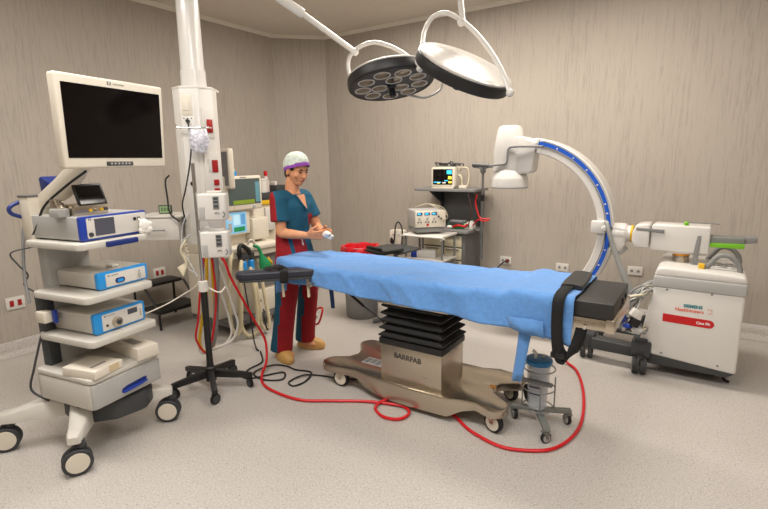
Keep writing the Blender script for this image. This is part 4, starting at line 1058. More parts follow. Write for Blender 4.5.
# ------------------------------------------------------------------ hoses and cables on the floor
m = MB(); m.tube([(-2.90, 2.10, .90), (-2.838, 2.189, .835), (-2.809, 2.23, .683), (-2.768, 2.29, .51), (-2.729, 2.346, .347), (-2.66, 2.38, .19), (-2.595, 2.32, .06), (-2.54, 2.225, .014), (-2.42, 2.12, .012), (-2.258, 2.076, .012), (-2.042, 2.082, .012), (-1.87, 2.174, .012), (-1.69, 2.28, .012), (-1.55, 2.33, .014), (-1.43, 2.35, .016), (-1.365, 2.30, .014), (-1.385, 2.215, .012), (-1.48, 2.19, .012), (-1.575, 2.25, .012), (-1.575, 2.33, .022), (-1.51, 2.40, .028), (-1.4, 2.46, .015), (-1.25, 2.47, .012), (-1.128, 2.425, .012), (-.986, 2.325, .012), (-.79, 2.265, .012), (-.645, 2.31, .012), (-.541, 2.4, .012), (-.483, 2.598, .012), (-.49, 2.833, .012), (-.558, 3.165, .012), (-.66, 3.45, .012), (-.76, 3.55, .03), (-.84, 3.5, .2), (-.85, 3.35, .45), (-.83, 3.1, .62)], .0093, n=10, smooth=8)
solo('red_hose', m, REDHOSE, 'long red rubber hose looping over the floor around the operating table', 'hose', org=(-1.5, 2.3, 0))
m = MB(); m.tube([(-2.88, 2.52, .008), (-2.71, 2.379, .008), (-2.69, 2.231, .007), (-2.62, 2.12, .007), (-2.55, 2.15, .007), (-2.50, 2.235, .008), (-2.43, 2.33, .008), (-2.36, 2.24, .007), (-2.47, 2.17, .007), (-2.60, 2.2, .014), (-2.59, 2.36, .014), (-2.5, 2.42, .008), (-2.39, 2.41, .008), (-2.264, 2.435, .008), (-2.20, 2.31, .007), (-2.22, 2.21, .007), (-2.29, 2.24, .007), (-2.27, 2.36, .014), (-2.17, 2.43, .008), (-2.05, 2.46, .008), (-1.9, 2.52, .008)], .006, n=8, smooth=8)
solo('black_cable', m, RUBBER, 'thin black cable curling on the floor at the feet of the nurse', 'cable', org=(-2.4, 2.3, 0))
m = MB(); m.tube([(-2.61, 2.98, .29), (-2.595, 2.95, .24), (-2.615, 2.93, .17), (-2.67, 2.94, .155), (-2.69, 2.96, .21), (-2.66, 2.97, .275)], .009, n=8, smooth=5, closed=True)
tr_ = thing('tubing_set', 'small red and white coil of tubing hanging beyond the nurse legs', 'tubing', (-2.70, 2.95, .16)); tr_.location.x += .0
m.build('coil', RED, tr_, W=True)
m = MB(); m.tube([(-2.65, 2.94, .24), (-2.655, 2.94, .21), (-2.68, 2.95, .23)], .018, n=8); m.build('connector', WHITE, tr_, W=True)
m = MB(); m.tube([(-2.65, 2.95, .28), (-2.62, 2.93, .42), (-2.50, 2.86, .58), (-2.40, 2.80, .70)], .004, n=6); m.build('line', CREAM2, tr_, W=True)

# ------------------------------------------------------------------ suction canister on its stand
ss = thing('canister_stand', 'small grey castor stand with a wire cage under the foot end of the table', 'stand', (-.70, 2.635, 0))
hub = V((0, 0, 0))
for dx, dy in ((-.125, -.03), (.15, .065), (.10, -.19)):
    a = math.atan2(dy, dx); L = math.hypot(dx, dy); m = MB(); m.box((0, -.019, .07), (L+.02, .019, .092), .003)
    Rz = Euler((0, 0, a)).to_matrix(); m.v = [Rz@v for v in m.v]; m.build('leg', GSTEEL, ss)
    caster(ss, (dx, dy, 0), .03, .02, a+2.0, GSTEEL, RUBBER, LGREY, top=.07)
cx, cy = .0, -.005
m = MB()
for z, r in ((.10, .085), (.22, .09), (.335, .085)): m.tube([(cx+r*math.cos(a*PI/8), cy+r*math.sin(a*PI/8), z) for a in range(16)], .0035, n=6, closed=True, smooth=2)
for a in (.3, 1.9, 3.5, 5.1): m.tube([(cx+.088*math.cos(a), cy+.088*math.sin(a), .09), (cx+.088*math.cos(a), cy+.088*math.sin(a), .29)], .004, n=6)
m.build('wire_cage', GSTEEL, ss)
MB().box((-.085, -.10, .275), (.095, -.075, .292), .002).build('cage_plate', SLATE, ss)
MB().cyl((-.08, .06, .13), (-.065, .075, .13), .055, n=20).build('side_disc', BLACK, ss)
sj = thing('suction_canister', 'clear suction canister with a blue lid in the wire cage stand', 'canister', (-.705, 2.63, .096))
m = MB(); m.lathe([(.046, 0), (.052, .005), (.066, .27), (.068, .275), (.065, .275), (.063, .27), (.049, .008)], n=28); m.build('jar', CLEAR, sj)
m = MB(); m.lathe([(.035, .012), (.042, .03), (.05, .15), (.045, .2), (.052, .255), (.03, .262)], n=20)
for i, v in enumerate(m.v): m.v[i] = v+V((noise.noise(v*35), noise.noise(v*35+V((3, 0, 0))), 0))*.008
m.build('liner_bag', MILKY, sj)
for z in (.1, .14, .18): MB().box((-.03, -.062, z), (.03, -.0595, z+.006)).build('scale_mark', TEXTN, sj)
m = MB(); m.lathe([(.072, .268), (.074, .272), (.074, .29), (.066, .298), (.02, .302)], n=28); m.build('lid', mat('teal_blue_lid', (20, 110, 164), .4), sj)
m = MB(); m.tube([(-.015, -.02, .30), (-.015, -.02, .33), (-.03, -.025, .345)], .009, n=8, smooth=3); m.tube([(.02, .01, .30), (.02, .01, .32)], .009, n=8); m.build('port', WHITE, sj)

# ------------------------------------------------------------------ equipment trolley by the back wall
tr = thing('equipment_trolley', 'tall grey equipment trolley with cream drawers and an upper shelf against the back wall', 'trolley', (-2.1, 4.6, 0))
bxw('carcass', (-2.46, 4.42, .1), (-1.965, 4.82, .775), SLATE, tr, .006)
wt = MB(); wt.prism(rrect(-2.47, -1.93, 4.38, 4.84, .03), 'z', .775, .805, .005); wt.build('worktop', MGREY, tr, W=True)
for x0, x1 in ((-2.425, -2.225), (-2.19, -2.0)):
    for z0, z1 in ((.635, .745), (.505, .62), (.30, .49), (.12, .285)):
        d_ = MB().box((x0, 4.405, z0), (x1, 4.43, z1), .005).build('drawer', CREAM2, tr, W=True)
        MB().box((x0+.02, 4.396, z1-.018), (x1-.02, 4.408, z1-.006), .003).build('drawer_pull', MGREY, d_, W=True)
bxw('back_panel', (-2.44, 4.81, .8), (-1.94, 4.835, 1.175), SLATE, tr, .002)
us = MB(); us.prism(rrect(-2.58, -1.895, 4.46, 4.85, .03), 'z', 1.182, 1.21, .005); us.build('upper_shelf', MGREY, tr, W=True)
for x in (-2.41, -1.96):
    m = MB(); m.prism([(4.77, .8), (4.81, .8), (4.81, 1.182), (4.52, 1.182), (4.52, 1.17), (4.77, 1.04)], 'x', x-.012, x+.012, .002); m.build('bracket', DGREY, tr, W=True)
for x, y in ((-2.4, 4.47), (-2.02, 4.47), (-2.4, 4.77), (-2.02, 4.77)): caster(tr, (x+2.1, y-4.6, 0), .045, .025, .5, DGREY, RUBBER, MGREY, top=.1)
m = MB(); m.tube([(-1.868, 4.60, .5), (-1.868, 4.60, 1.09)], .017, n=12); m.tube([(-1.868, 4.60, 1.09), (-1.868, 4.60, 1.41)], .011, n=12); m.tube([(-1.95, 4.60, .79), (-1.868, 4.60, .79)], .014, n=8); m.build('drip_pole', SLATE, tr, W=True)
MB().cyl((-1.868, 4.60, 1.09), (-1.868, 4.60, 1.15), .019).build('pole_collar', BLACK, tr, W=True)
m = MB()
for a in (0, PI/2, PI, 1.5*PI):
    c_, s_ = math.cos(a+.4), math.sin(a+.4); m.tube([(-1.868, 4.60, 1.40), (-1.868+.05*c_, 4.6+.05*s_, 1.42), (-1.868+.09*c_, 4.6+.09*s_, 1.425), (-1.868+.10*c_, 4.6+.10*s_, 1.445)], .008, n=8)
m.lathe([(.02, 1.36), (.03, 1.385), (.022, 1.42)], (-1.868, 4.60, 0)); m.build('pole_hooks', SLATE, tr, W=True)
m = MB(); m.tube([(-1.83, 4.385, 1.16), (-1.84, 4.38, 1.07), (-1.81, 4.37, .98), (-1.78, 4.36, .93), (-1.72, 4.36, .922), (-1.68, 4.37, .925)], .008, n=8)
m.tube([(-1.86, 4.38, .85), (-1.80, 4.35, .91), (-1.74, 4.35, .90), (-1.69, 4.36, .91)], .007, n=8); solo('red_tubes', m, RED, 'thin red tubes hanging on the right side of the grey trolley', 'tubes', org=(-1.8, 4.38, .9)).location += V((-.07, .15, 0))
m = MB(); m.tube([(-1.90, 4.38, 1.17), (-1.86, 4.37, 1.0), (-1.88, 4.375, .9), (-1.9, 4.4, .83)], .006, n=8); solo('brown_cable', m, mat('brown_cable', (70, 40, 36), .5), 'dark cable hanging down from the upper shelf of the grey trolley', 'cable', org=(-1.88, 4.38, .83)).location += V((-.06, .08, 0))
# patient monitor
pm = thing('patient_monitor', 'small cream patient monitor with a lit dark screen on the upper trolley shelf', 'patient monitor', (-2.265, 4.58, 1.21), .02)
MB().box((-.135, -.07, .012), (.135, .10, .215), .016, 3).build('housing', CREAM, pm)
MB().box((-.11, -.074, .04), (.105, -.068, .195), .002).build('screen', SREEN, pm)
for x0, x1, z0, z1, mt in ((.045, .10, .145, .185, LCDC), (.06, .10, .095, .125, LCDY), (.065, .10, .055, .075, LCDY), (-.10, -.02, .058, .068, LCDC), (-.005, .035, .052, .066, TEXTW), (-.06, -.03, .05, .06, LCDY), (.02, .06, .075, .085, LCDC)):
    MB().box((x0, -.0752, z0), (x1, -.0738, z1)).build('readout', mt, pm)
MB().box((-.12, -.09, .0), (.12, .09, .014), .004).build('base', CREAM, pm)
MB().cyl((.12, -.07, .025), (.12, -.085, .025), .012).build('knob', WHITE, pm)
m = MB(); m.tube([(-.09, 0, .205), (-.07, 0, .235), (.07, 0, .235), (.09, 0, .205)], .009, smooth=4); m.build('carry_handle', LGREY, pm)
mm = MB()
random.seed(3)
for k in range(7):
    x0 = -2.26+.035*k; mm.tube([(x0, 4.5+.02*(k % 3), 1.45), (x0+random.uniform(-.03, .05), 4.47, 1.475+random.uniform(-.01, .02)), (x0+random.uniform(.0, .09), 4.48, 1.455+random.uniform(0, .03)), (x0+.08, 4.5, 1.45)], .006, n=6)
for k in range(4): mm.ball((-2.22+.07*k, 4.48, 1.462), (.018, .012, .012), 10, 6)
solo('lead_bundle', mm, DGREY, 'tangle of dark sensor leads lying on top of the patient monitor', 'leads', org=(-2.15, 4.5, 1.45)).location += V((-.09, .06, -.012))
m = MB(); m.tube([(-2.0, 4.5, 1.40), (-1.96, 4.47, 1.43), (-1.90, 4.47, 1.42), (-1.89, 4.48, 1.34), (-1.90, 4.47, 1.26), (-1.95, 4.46, 1.24)], .008, n=8)
m.tube([(-2.0, 4.48, 1.36), (-1.96, 4.45, 1.34), (-1.95, 4.45, 1.27), (-1.93, 4.45, 1.235)], .008, n=8)
solo('cuff_hose', m, CREAM2, 'cream coiled hose hanging beside the patient monitor', 'hose', org=(-1.93, 4.47, 1.24)).location += V((-.10, .06, -.012))
MB_ = MB().box((-1.985, 4.44, 1.222), (-1.90, 4.50, 1.256), .008); solo('probe_box', MB_, CREAM, 'small cream box in front of the hose right of the patient monitor', 'box', org=(-1.94, 4.47, 1.222)).location += V((-.10, .06, -.012))
# devices on the worktop
c = thing('handset_tray', 'small green and black device with a white end on the trolley worktop', 'device', (-2.09, 4.56, .805))
MB().box((-.11, -.06, 0), (.07, .08, .06), .006).build('body', GBAG, c); MB().box((-.10, -.064, .028), (.065, .05, .068), .008).build('top_panel', DGREY, c)
MB().box((-.095, -.05, .066), (.06, .04, .082), .004).build('keypad', MGREY, c); MB().prism([(.07, 0), (.16, 0), (.15, .05), (.12, .085), (.07, .05)], 'y', -.05, .05, .006).build('end_cap', WHITE, c)
m = MB(); m.tube([(-.04, -.07, .02), (.02, -.08, .04), (.08, -.06, .03), (.11, -.06, .055)], .012, n=8); m.build('red_lead', RED, c)
m = MB(); m.ball((-.08, -.075, .018), (.03, .02, .018)); m.build('white_wad', GAUZE, c)

# ------------------------------------------------------------------ electrosurgical cart
ec = thing('electrosurgical_cart', 'slim white-shelved instrument cart standing before the grey trolley', 'cart', (-2.22, 4.15, 0))
for z, y0 in ((.80, 3.98), (.57, 4.0), (.2, 4.0)):
    MB().prism(rrect(-2.43, -2.0, y0, 4.32, .02), 'z', z-.018, z, .004).build('shelf', WHITE, ec, W=True)
for x in (-2.41, -2.02):
    for y in (4.02, 4.29):
        MB().cyl((x, y, .09), (x, y, .785), .011, n=12).build('post', GSTEEL, ec, W=True); caster(ec, (x+2.22, y-4.15, 0), .04, .022, .5, DGREY, RUBBER, MGREY, top=.09)
m = MB(); m.tube([(-2.02, 4.0, .76), (-1.99, 3.97, .79), (-2.2, 3.96, .79), (-2.41, 3.97, .79), (-2.43, 4.0, .77)], .009, n=8, smooth=3); m.build('front_rail', WHITE, ec, W=True)
es = thing('electrosurgical_unit', 'beige electrosurgical unit with three blue displays on the slim cart', 'medical device', (-2.27, 4.17, .82), .80)
MB().box((-.145, -.12, .045), (.145, .17, .205), .006).build('housing', LGREY, es)
fr = MB().box((-.15, -.145, .05), (.15, -.118, .205), .006).build('front_panel', CREAM, es)
MB().box((-.14, -.13, 0), (.14, .14, .046), .004).build('base_unit', MGREY, es)
for k, x in enumerate((-.11, -.035, .035)):
    MB().box((x-.027, -.148, .165), (x+.027, -.144, .192), .002).build('display', NAVY, es)
    MB().box((x-.02, -.1485, .172), (x+.012, -.1475, .186)).build('digits', LCDC, es)
    MB().cyl((x, -.145, .135), (x, -.155, .135), .011, n=14).build('knob', LGREY, es)
    for dx in (-.014, .014): MB().cyl((x+dx, -.145, .10), (x+dx, -.149, .10), .008, n=10).build('socket', SLATE, es)
for k in range(3): MB().cyl((.08+.025*k, -.145, .15-.02*k), (.08+.025*k, -.152, .15-.02*k), .010, n=12).build('jack', SLATE, es)
MB().cyl((-.03, -.145, .075), (-.03, -.15, .075), .012).build('indicator', RED, es)
m = MB()
for k in range(3): m.tube([(.12, -.15, .12-.01*k), (.15, -.2, .15), (.1, -.2, .24-.02*k), (-.02, -.12, .27), (-.1, .0, .235), (-.08, .1, .22)], .003, n=6, smooth=8)
m.build('lead', CREAM2, es)
su = thing('wall_regulator', 'small cream box with a black opening hooked to the left end of the slim cart', 'box', (-2.515, 4.05, .66))
MB().box((-.075, -.05, 0), (.075, .05, .165), .012).build('housing', CREAM, su)
MB().ball((-.048, -.048, .06), (.02, .01, .034)).build('opening', BLACK, su)
for x in (-.03, .035): MB().cyl((x, -.05, .125), (x, -.056, .125), .009).build('button', LGREY, su)
m = MB(); m.tube([(.06, -.06, -.04), (.085, -.07, .1), (.075, -.06, .2), (.03, -.05, .25), (.01, -.07, .21), (-.005, -.07, .08), (-.03, -.065, .0)], .007, n=8); m.build('cable', RUBBER, su)
m = MB().tube([(.075, 0, .13), (.11, 0, .13), (.12, .02, .125)], .012, n=8, smooth=2); m.build('hook', GSTEEL, su)
c = thing('glove_carton', 'small blue and white carton lying on the middle shelf of the slim cart', 'carton', (-2.26, 4.10, .57), .35)
MB().box((-.06, -.05, 0), (.12, .06, .07), .003).build('carton', WHITE, c); MB().box((-.115, -.052, -.0), (-.058, .062, .072), .004).build('blue_end', BLUEP, c)

# ------------------------------------------------------------------ red bin and dark stand behind the table
rb = thing('waste_bin', 'round bin lined with a glossy red bag behind the operating table', 'bin', (-2.74, 3.72, 0))
m = MB(); m.lathe([(.15, 0), (.155, .01), (.18, .69), (.172, .70), (.15, .2)], n=32); m.build('bin_body', MGREY, rb)
m = MB(); m.lathe([(.17, .55), (.185, .58), (.19, .66), (.195, .70), (.185, .73), (.16, .728), (.15, .69), (.14, .5)], n=48)
for i, v in enumerate(m.v):
    a = math.atan2(v.y, v.x); m.v[i] = v+V((v.x, v.y, 0)).normalized()*.006*math.sin(a*11+v.z*20)+V((0, 0, -.03+.004*math.sin(a*7)*(1 if v.z > .65 else 0)))
m.build('red_liner', REDBAG, rb)
ms_ = thing('instrument_stand', 'dark grey folded tray stand standing between the red bin and the slim cart', 'stand', (-2.33, 3.72, 0))
m = MB(); m.prism([(-2.55, 3.55), (-2.16, 3.50), (-2.13, 3.82), (-2.36, 3.9), (-2.52, 3.84)], 'z', .695, .715, .006); m.build('tray', DGREY, ms_, W=True)
m = MB(); m.prism([(-2.52, .717), (-2.36, .705), (-2.16, .75), (-2.15, .725), (-2.34, .672), (-2.54, .705)], 'y', 3.48, 3.56, .006); m.build('front_flap', BLACK, ms_, W=True)
MB().prism([(-2.56, 3.56), (-2.35, 3.50), (-2.36, 3.52), (-2.54, 3.60)], 'z', .70, .735, .003).build('edge', BLACK, ms_, W=True)
MB().cyl((-2.33, 3.70, .05), (-2.33, 3.70, .70), .022).build('post', SLATE, ms_, W=True)
m = MB()
for a in range(5): m.tube([(-2.33, 3.70, .06), (-2.33+.22*math.cos(a*1.257), 3.7+.22*math.sin(a*1.257), .018)], .018, n=8)
m.build('foot', SLATE, ms_, W=True)

# ------------------------------------------------------------------ C-arm x-ray unit
ca = thing('c_arm_xray_unit', 'white mobile x-ray unit with a large C-shaped arm reaching behind the operating table', 'x-ray machine', (0, 3.98, 0))
# body
def body_prism(name, poly, y0, y1, m_, bev, z=None): return MB().prism(poly, 'y', y0, y1, bev, 3).build(name, m_, ca, W=True)
body_prism('body', [(-.315, .155), (.262, .105), (.262, .64), (-.245, .64)], 3.68, 4.28, WHITE2, .018)
body_prism('grey_band', [(-.256, .632), (.267, .625), (.267, .712), (-.248, .716)], 3.672, 4.288, LGREY, .014)
body_prism('top_cover', [(-.25, .708), (.267, .708), (.255, .755), (.20, .762), (-.20, .775), (-.235, .765)], 3.675, 4.285, WHITE2, .018)
body_prism('undercarriage', [(-.31, .16), (-.24, .075), (.215, .075), (.262, .112)], 3.69, 4.27, DGREY, .006)
for x, z in ((-.166, .622), (.086, .622), (-.164, .172), (.16, .15)): MB().cyl((x, 3.682, z), (x, 3.676, z), .007, n=12).build('screw', MGREY, ca, W=True)
# branding
pp = []
for k in range(9): a = -PI/2+PI*k/8; pp.append((.09+.027*math.cos(a), .421+.027*math.sin(a)*1.0))
m = MB(); m.prism([(-.175, .40)]+[(x, z) for x, z in pp]+[(-.175, .455)], 'y', 3.6775, 3.69); m.build('red_stripe', RED, ca, W=True)
text('Cios Fit', .024, (.018, 3.6768, .413), (1, 0, .02), (-.02, 0, 1), TEXTW, 'model_lettering', ca, bold=.0008)
text('SIEMENS', .0285, (-.062, 3.6788, .517), (1, 0, 0), (0, 0, 1), TEXTT, 'brand_lettering', ca, bold=.0012)
text('Healthineers', .0315, (-.108, 3.6788, .487), (1, 0, 0), (0, 0, 1), TEXTO, 'brand_lettering', ca, bold=.0006)
m = MB()
for k in range(9):
    a = k*2*PI/9; 
    if k in (4, 5): continue
    rr = .0035 if k % 2 else .0026; m.lathe([(rr, 0), (rr, .002)], (.083+.015*math.cos(a), 3.6795, .506+.015*math.sin(a)), (0, -1, 0), 8)
m.build('brand_dots', TEXTO, ca, W=True)
# handles on the lid
def handle(x0, x1, y, h): 
    m = MB(); m.tube([(x0, y, .745), (x0+.04, y, .80), (x0+.07, y, .845), (x0+.105, y, .862), (x0+.15, y, .852), (x1-.015, y, .815), (x1, y, .775), (x1, y, .73)], .0165, n=12, smooth=4); m.build('handle', MGREY, ca, W=True)
handle(.02, .222, 3.80, 0); handle(.03, .232, 4.16, 0)
MB().box((.075, 3.86, .752), (.20, 4.05, .768), .003).build('control_panel', LGREY, ca, W=True)
for i in range(3):
    for j in range(4): MB().box((.09+.035*i, 3.87+.043*j, .767), (.115+.035*i, 3.9+.043*j, .772), .002).build('key', MGREY if (i+j) % 2 else WHITE, ca, W=True)
MB().box((-.005, 3.76, .76), (.03, 3.80, .80), .004).build('yellow_label', YEL, ca, W=True)
# column, boom, arm joint
m = MB(); m.lathe([(.052, .755), (.052, .815), (.05, .817), (.05, .838)], (-.115, 3.96, 0), (0, 0, 1), 28); m.build('column', STEEL, ca, W=True)
m = MB(); m.lathe([(.0535, .818), (.0535, .838)], (-.115, 3.96, 0), (0, 0, 1), 28); m.build('warning_band', ORANGE, ca, W=True)
body_prism('boom_foot', [(-.20, .83), (-.02, .835), (-.02, .86), (-.21, .86)], 3.9, 4.02, WHITE2, .006)
body_prism('boom', [(-.305, .846), (.045, .845), (.045, 1.032), (-.29, 1.034), (-.305, 1.02)], 3.88, 4.06, WHITE2, .012)
body_prism('boom_stripe', [(-.05, .77), (-.012, .77), (-.006, .97), (-.028, .97)], 3.8745, 3.885, MGREY, .002)
body_prism('lock_plate', [(-.40, .985), (-.225, .975), (-.225, .998), (-.40, 1.004)], 3.868, 3.885, MGREY, .002)
MB().lathe([(.013, 0), (.015, .004), (.015, .02), (.008, .026)], (-.10, 3.91, 1.032), (0, 0, 1), 18).build('green_knob', GREEN, ca, W=True)
MB().tube([(-.09, 3.92, 1.055), (.03, 3.93, 1.052), (.09, 3.93, 1.05)], .004, n=6, smooth=2).build('thin_rod', MGREY, ca, W=True)
body_prism('green_window', [(-.345, .88), (-.325, .88), (-.325, .97), (-.345, .97)], 3.88, 3.9, GREEN, .001)
body_prism('swivel_block', [(-.425, .90), (-.425, .97), (-.405, 1.02), (-.355, 1.03), (-.315, 1.03), (-.315, .86), (-.405, .86)], 3.87, 4.07, WHITE2, .01)
m = MB(); m.lathe([(.062, 0), (.064, .005), (.064, .014)], (-.442, 3.97, .945), (1, 0, 0), 28); m.build('yellow_ring', YEL, ca, W=True)
m = MB(); m.lathe([(.075, -.12), (.075, -.04), (.06, -.02), (.06, 0)], (-.442, 3.97, .945), (1, 0, 0), 28); m.build('wrist', WHITE2, ca, W=True)
body_prism('arm_carrier', [(-.62, .83), (-.50, .81), (-.47, .86), (-.47, .99), (-.56, 1.01), (-.63, 1.06)], 3.90, 4.06, WHITE2, .015)
# rail with green label at the right end
body_prism('rail', [(.045, .915), (.235, .915), (.235, .968), (.045, .968)], 3.90, 4.0, GSTEEL, .004)
body_prism('rail_label', [(.045, .895), (.236, .898), (.236, .93), (.045, .925)], 3.893, 3.9, GREEN, .001)
body_prism('rail_end', [(.232, .93), (.30, .94), (.30, .975), (.232, .975)], 3.91, 3.99, MGREY, .004)
# the C
CX, CZ = -1.262, .9525
def sector(r0_, r1_, a0, a1, y0, y1, name, m_, bev=0, n=64, ang=30):
    m = MB(); P = []
    for i in range(n+1):
        a = math.radians(a0+(a1-a0)*i/n); c_, s_ = math.cos(a), math.sin(a)
        P.append([V((CX+r0_*c_, y0+bev, CZ+r0_*s_)), V((CX+(r0_+bev)*c_, y0, CZ+(r0_+bev)*s_)), V((CX+(r1_-bev)*c_, y0, CZ+(r1_-bev)*s_)), V((CX+r1_*c_, y0+bev, CZ+r1_*s_)), V((CX+r1_*c_, y1, CZ+r1_*s_)), V((CX+r0_*c_, y1, CZ+r0_*s_))])
    vs = [p for r in P for p in r]; k = 6
    m.add(vs, [[i*k+j, i*k+(j+1) % k, (i+1)*k+(j+1) % k, (i+1)*k+j] for i in range(n) for j in range(k)]+[list(range(k))[::-1], [n*k+j for j in range(k)]])
    return m.build(name, m_, ca, W=True, ang=ang)
sector(.597, .710, -88, 79, 3.90, 4.10, 'c_ring', WHITE2, .006)
sector(.662, .690, -84, 78.5, 3.8955, 3.902, 'scale_strip', CBLUE)
sector(.650, .656, -84, 77, 3.8945, 3.902, 'ring_groove', MGREY)
sector(.697, .700, -84, 77, 3.8955, 3.902, 'ring_groove', LGREY)
for a in (66, 54, 42.5, 31, 18, 12, -11.5, -22, -33, -44):
    a = math.radians(a); m = MB(); m.cyl((CX+.674*math.cos(a), 3.896, CZ+.674*math.sin(a)), (CX+.674*math.cos(a), 3.893, CZ+.674*math.sin(a)), .0065, n=12); m.build('scale_mark', WHITE, ca, W=True)
a = math.radians(7); MB().lathe([(.02, 0), (.02, .04), (.012, .05)], (CX+.65, 3.9, CZ+.03), (0, -1, 0), 18).build('cable_boss', WHITE2, ca, W=True)
MB().box((CX+.555, 3.865, CZ-.01), (CX+.66, 3.92, CZ+.085), .012).build('carrier_clamp', WHITE2, ca, W=True)
m = MB(); P_ = [(-.60, 3.85, 1.03), (-.585, 3.80, 1.035), (-.564, 3.78, .972), (-.531, 3.78, .872), (-.491, 3.78, .773), (-.452, 3.78, .682), (-.413, 3.78, .59), (-.384, 3.78, .55), (-.335, 3.78, .572), (-.288, 3.80, .615), (-.22, 3.88, .63)]; m.tube(P_, .02, n=12, smooth=6, radii=[.013, .014, .015, .017, .02, .024, .026, .025, .023, .022, .022]); m.build('cable_sleeve', mat('sleeve_grey', (150, 150, 147), .5), ca, W=True)
m = MB(); m.tube([(-.60, 4.0, .86), (-.52, 3.98, .80), (-.48, 4.02, .83)], .025, n=10); m.build('white_lever', WHITE2, ca, W=True)
# tube head at the top end of the C
TX = -1.385
m = MB(); m.loft([((TX-.005, 3.97, 1.40), .118, .11, .7), ((TX-.005, 3.97, 1.56), .118, .11, .7), ((TX-.003, 3.97, 1.63), .112, .105, .75), ((TX, 3.97, 1.735), .094, .09, .75), ((TX, 3.97, 1.757), .082, .08, .75), ((TX, 3.97, 1.764), .06, .06, .8)], 40); m.build('tube_head', WHITE2, ca, W=True, ang=30)
m = MB(); m.lathe([(.10, 1.43), (.112, 1.412), (.150, 1.35), (.154, 1.335), (.156, 1.272), (.148, 1.268), (.12, 1.27)], (TX+.005, 3.97, 0), (0, 0, 1), 44); m.build('collimator_cone', WHITE2, ca, W=True, ang=25)
m = MB(); m.lathe([(.150, 1.262), (.152, 1.27)], (TX+.005, 3.97, 0), (0, 0, 1), 44); m.build('cone_rim', LGREY, ca, W=True)
body_prism('head_shoulder', [(-1.36, 1.38), (-1.205, 1.38), (-1.175, 1.40), (-1.16, 1.56), (-1.14, 1.625), (-1.22, 1.65), (-1.235, 1.668), (-1.27, 1.672), (-1.36, 1.67)], 3.885, 4.055, WHITE2, .012)
body_prism('head_arm', [(-1.24, 1.56), (-1.12, 1.568), (-1.115, 1.655), (-1.18, 1.652), (-1.24, 1.645)], 3.90, 4.05, WHITE2, .01)
m = MB(); m.tube([(-1.10, 3.872, 1.588), (-1.2, 3.862, 1.592), (-1.318, 3.852, 1.592), (-1.352, 3.85, 1.578), (-1.358, 3.85, 1.55), (-1.361, 3.85, 1.49), (-1.372, 3.85, 1.462), (-1.41, 3.85, 1.455), (-1.52, 3.85, 1.445)], .0085, n=10, smooth=4); m.tube([(-1.1, 3.90, 1.59), (-1.1, 3.872, 1.588)], .009); m.build('steering_rod', MGREY, ca, W=True)
m = MB(); m.cyl((-1.515, 3.85, 1.445), (-1.655, 3.85, 1.455), .016, .02, 14); m.build('rod_grip', SLATE, ca, W=True)
# detector at the lower end, under the table edge
m = MB(); m.lathe([(.13, .36), (.155, .37), (.155, .46), (.13, .475), (.10, .48)], (TX, 3.97, 0), (0, 0, 1), 36); m.build('detector', WHITE2, ca, W=True)
body_prism('detector_arm', [(-1.33, .26), (-1.2, .24), (-1.2, .33), (-1.3, .38)], 3.90, 4.05, WHITE2, .01)
# chassis legs and castors
body_prism('front_leg', [(-.62, .10), (-.30, .095), (-.30, .17), (-.62, .185)], 3.70, 3.80, DGREY, .008)
body_prism('front_leg', [(-.62, .10), (-.30, .095), (-.30, .17), (-.62, .185)], 4.17, 4.27, DGREY, .008)
for y in (3.66, 4.20):
    q = MB(); q.box((-.35, y, .12), (-.225, y+.13, .235), .012); q.build('castor_block', MGREY if False else DGREY, ca, W=True)
    MB().box((-.33, y-.008, .225), (-.25, y+.06, .255), .01).build('brake_pedal', TYRE, ca, W=True)
for x, y in ((-.29, 3.66), (-.66, 3.78), (-.29, 4.26), (-.66, 4.2), (.14, 3.9), (.14, 4.15)):
    caster(ca, (x, y-3.98, 0), (.06 if x < 0 else .035), (.085 if x < 0 else .05), PI/2+.15, DGREY, TYRE, MGREY, top=.13 if x < 0 else .075, twin=True)
for y in (3.72, 4.16): 
    m = MB(); m.box((-.72, y, .10), (-.60, y+.11, .21), .02); m.build('leg_end', DGREY, ca, W=True)
m = MB(); m.tube([(.17, 3.86, .09), (.20, 3.84, .03), (.215, 3.81, .012), (.24, 3.80, .008)], .009, n=8); m.build('ground_strap', RUBBER, ca, W=True)
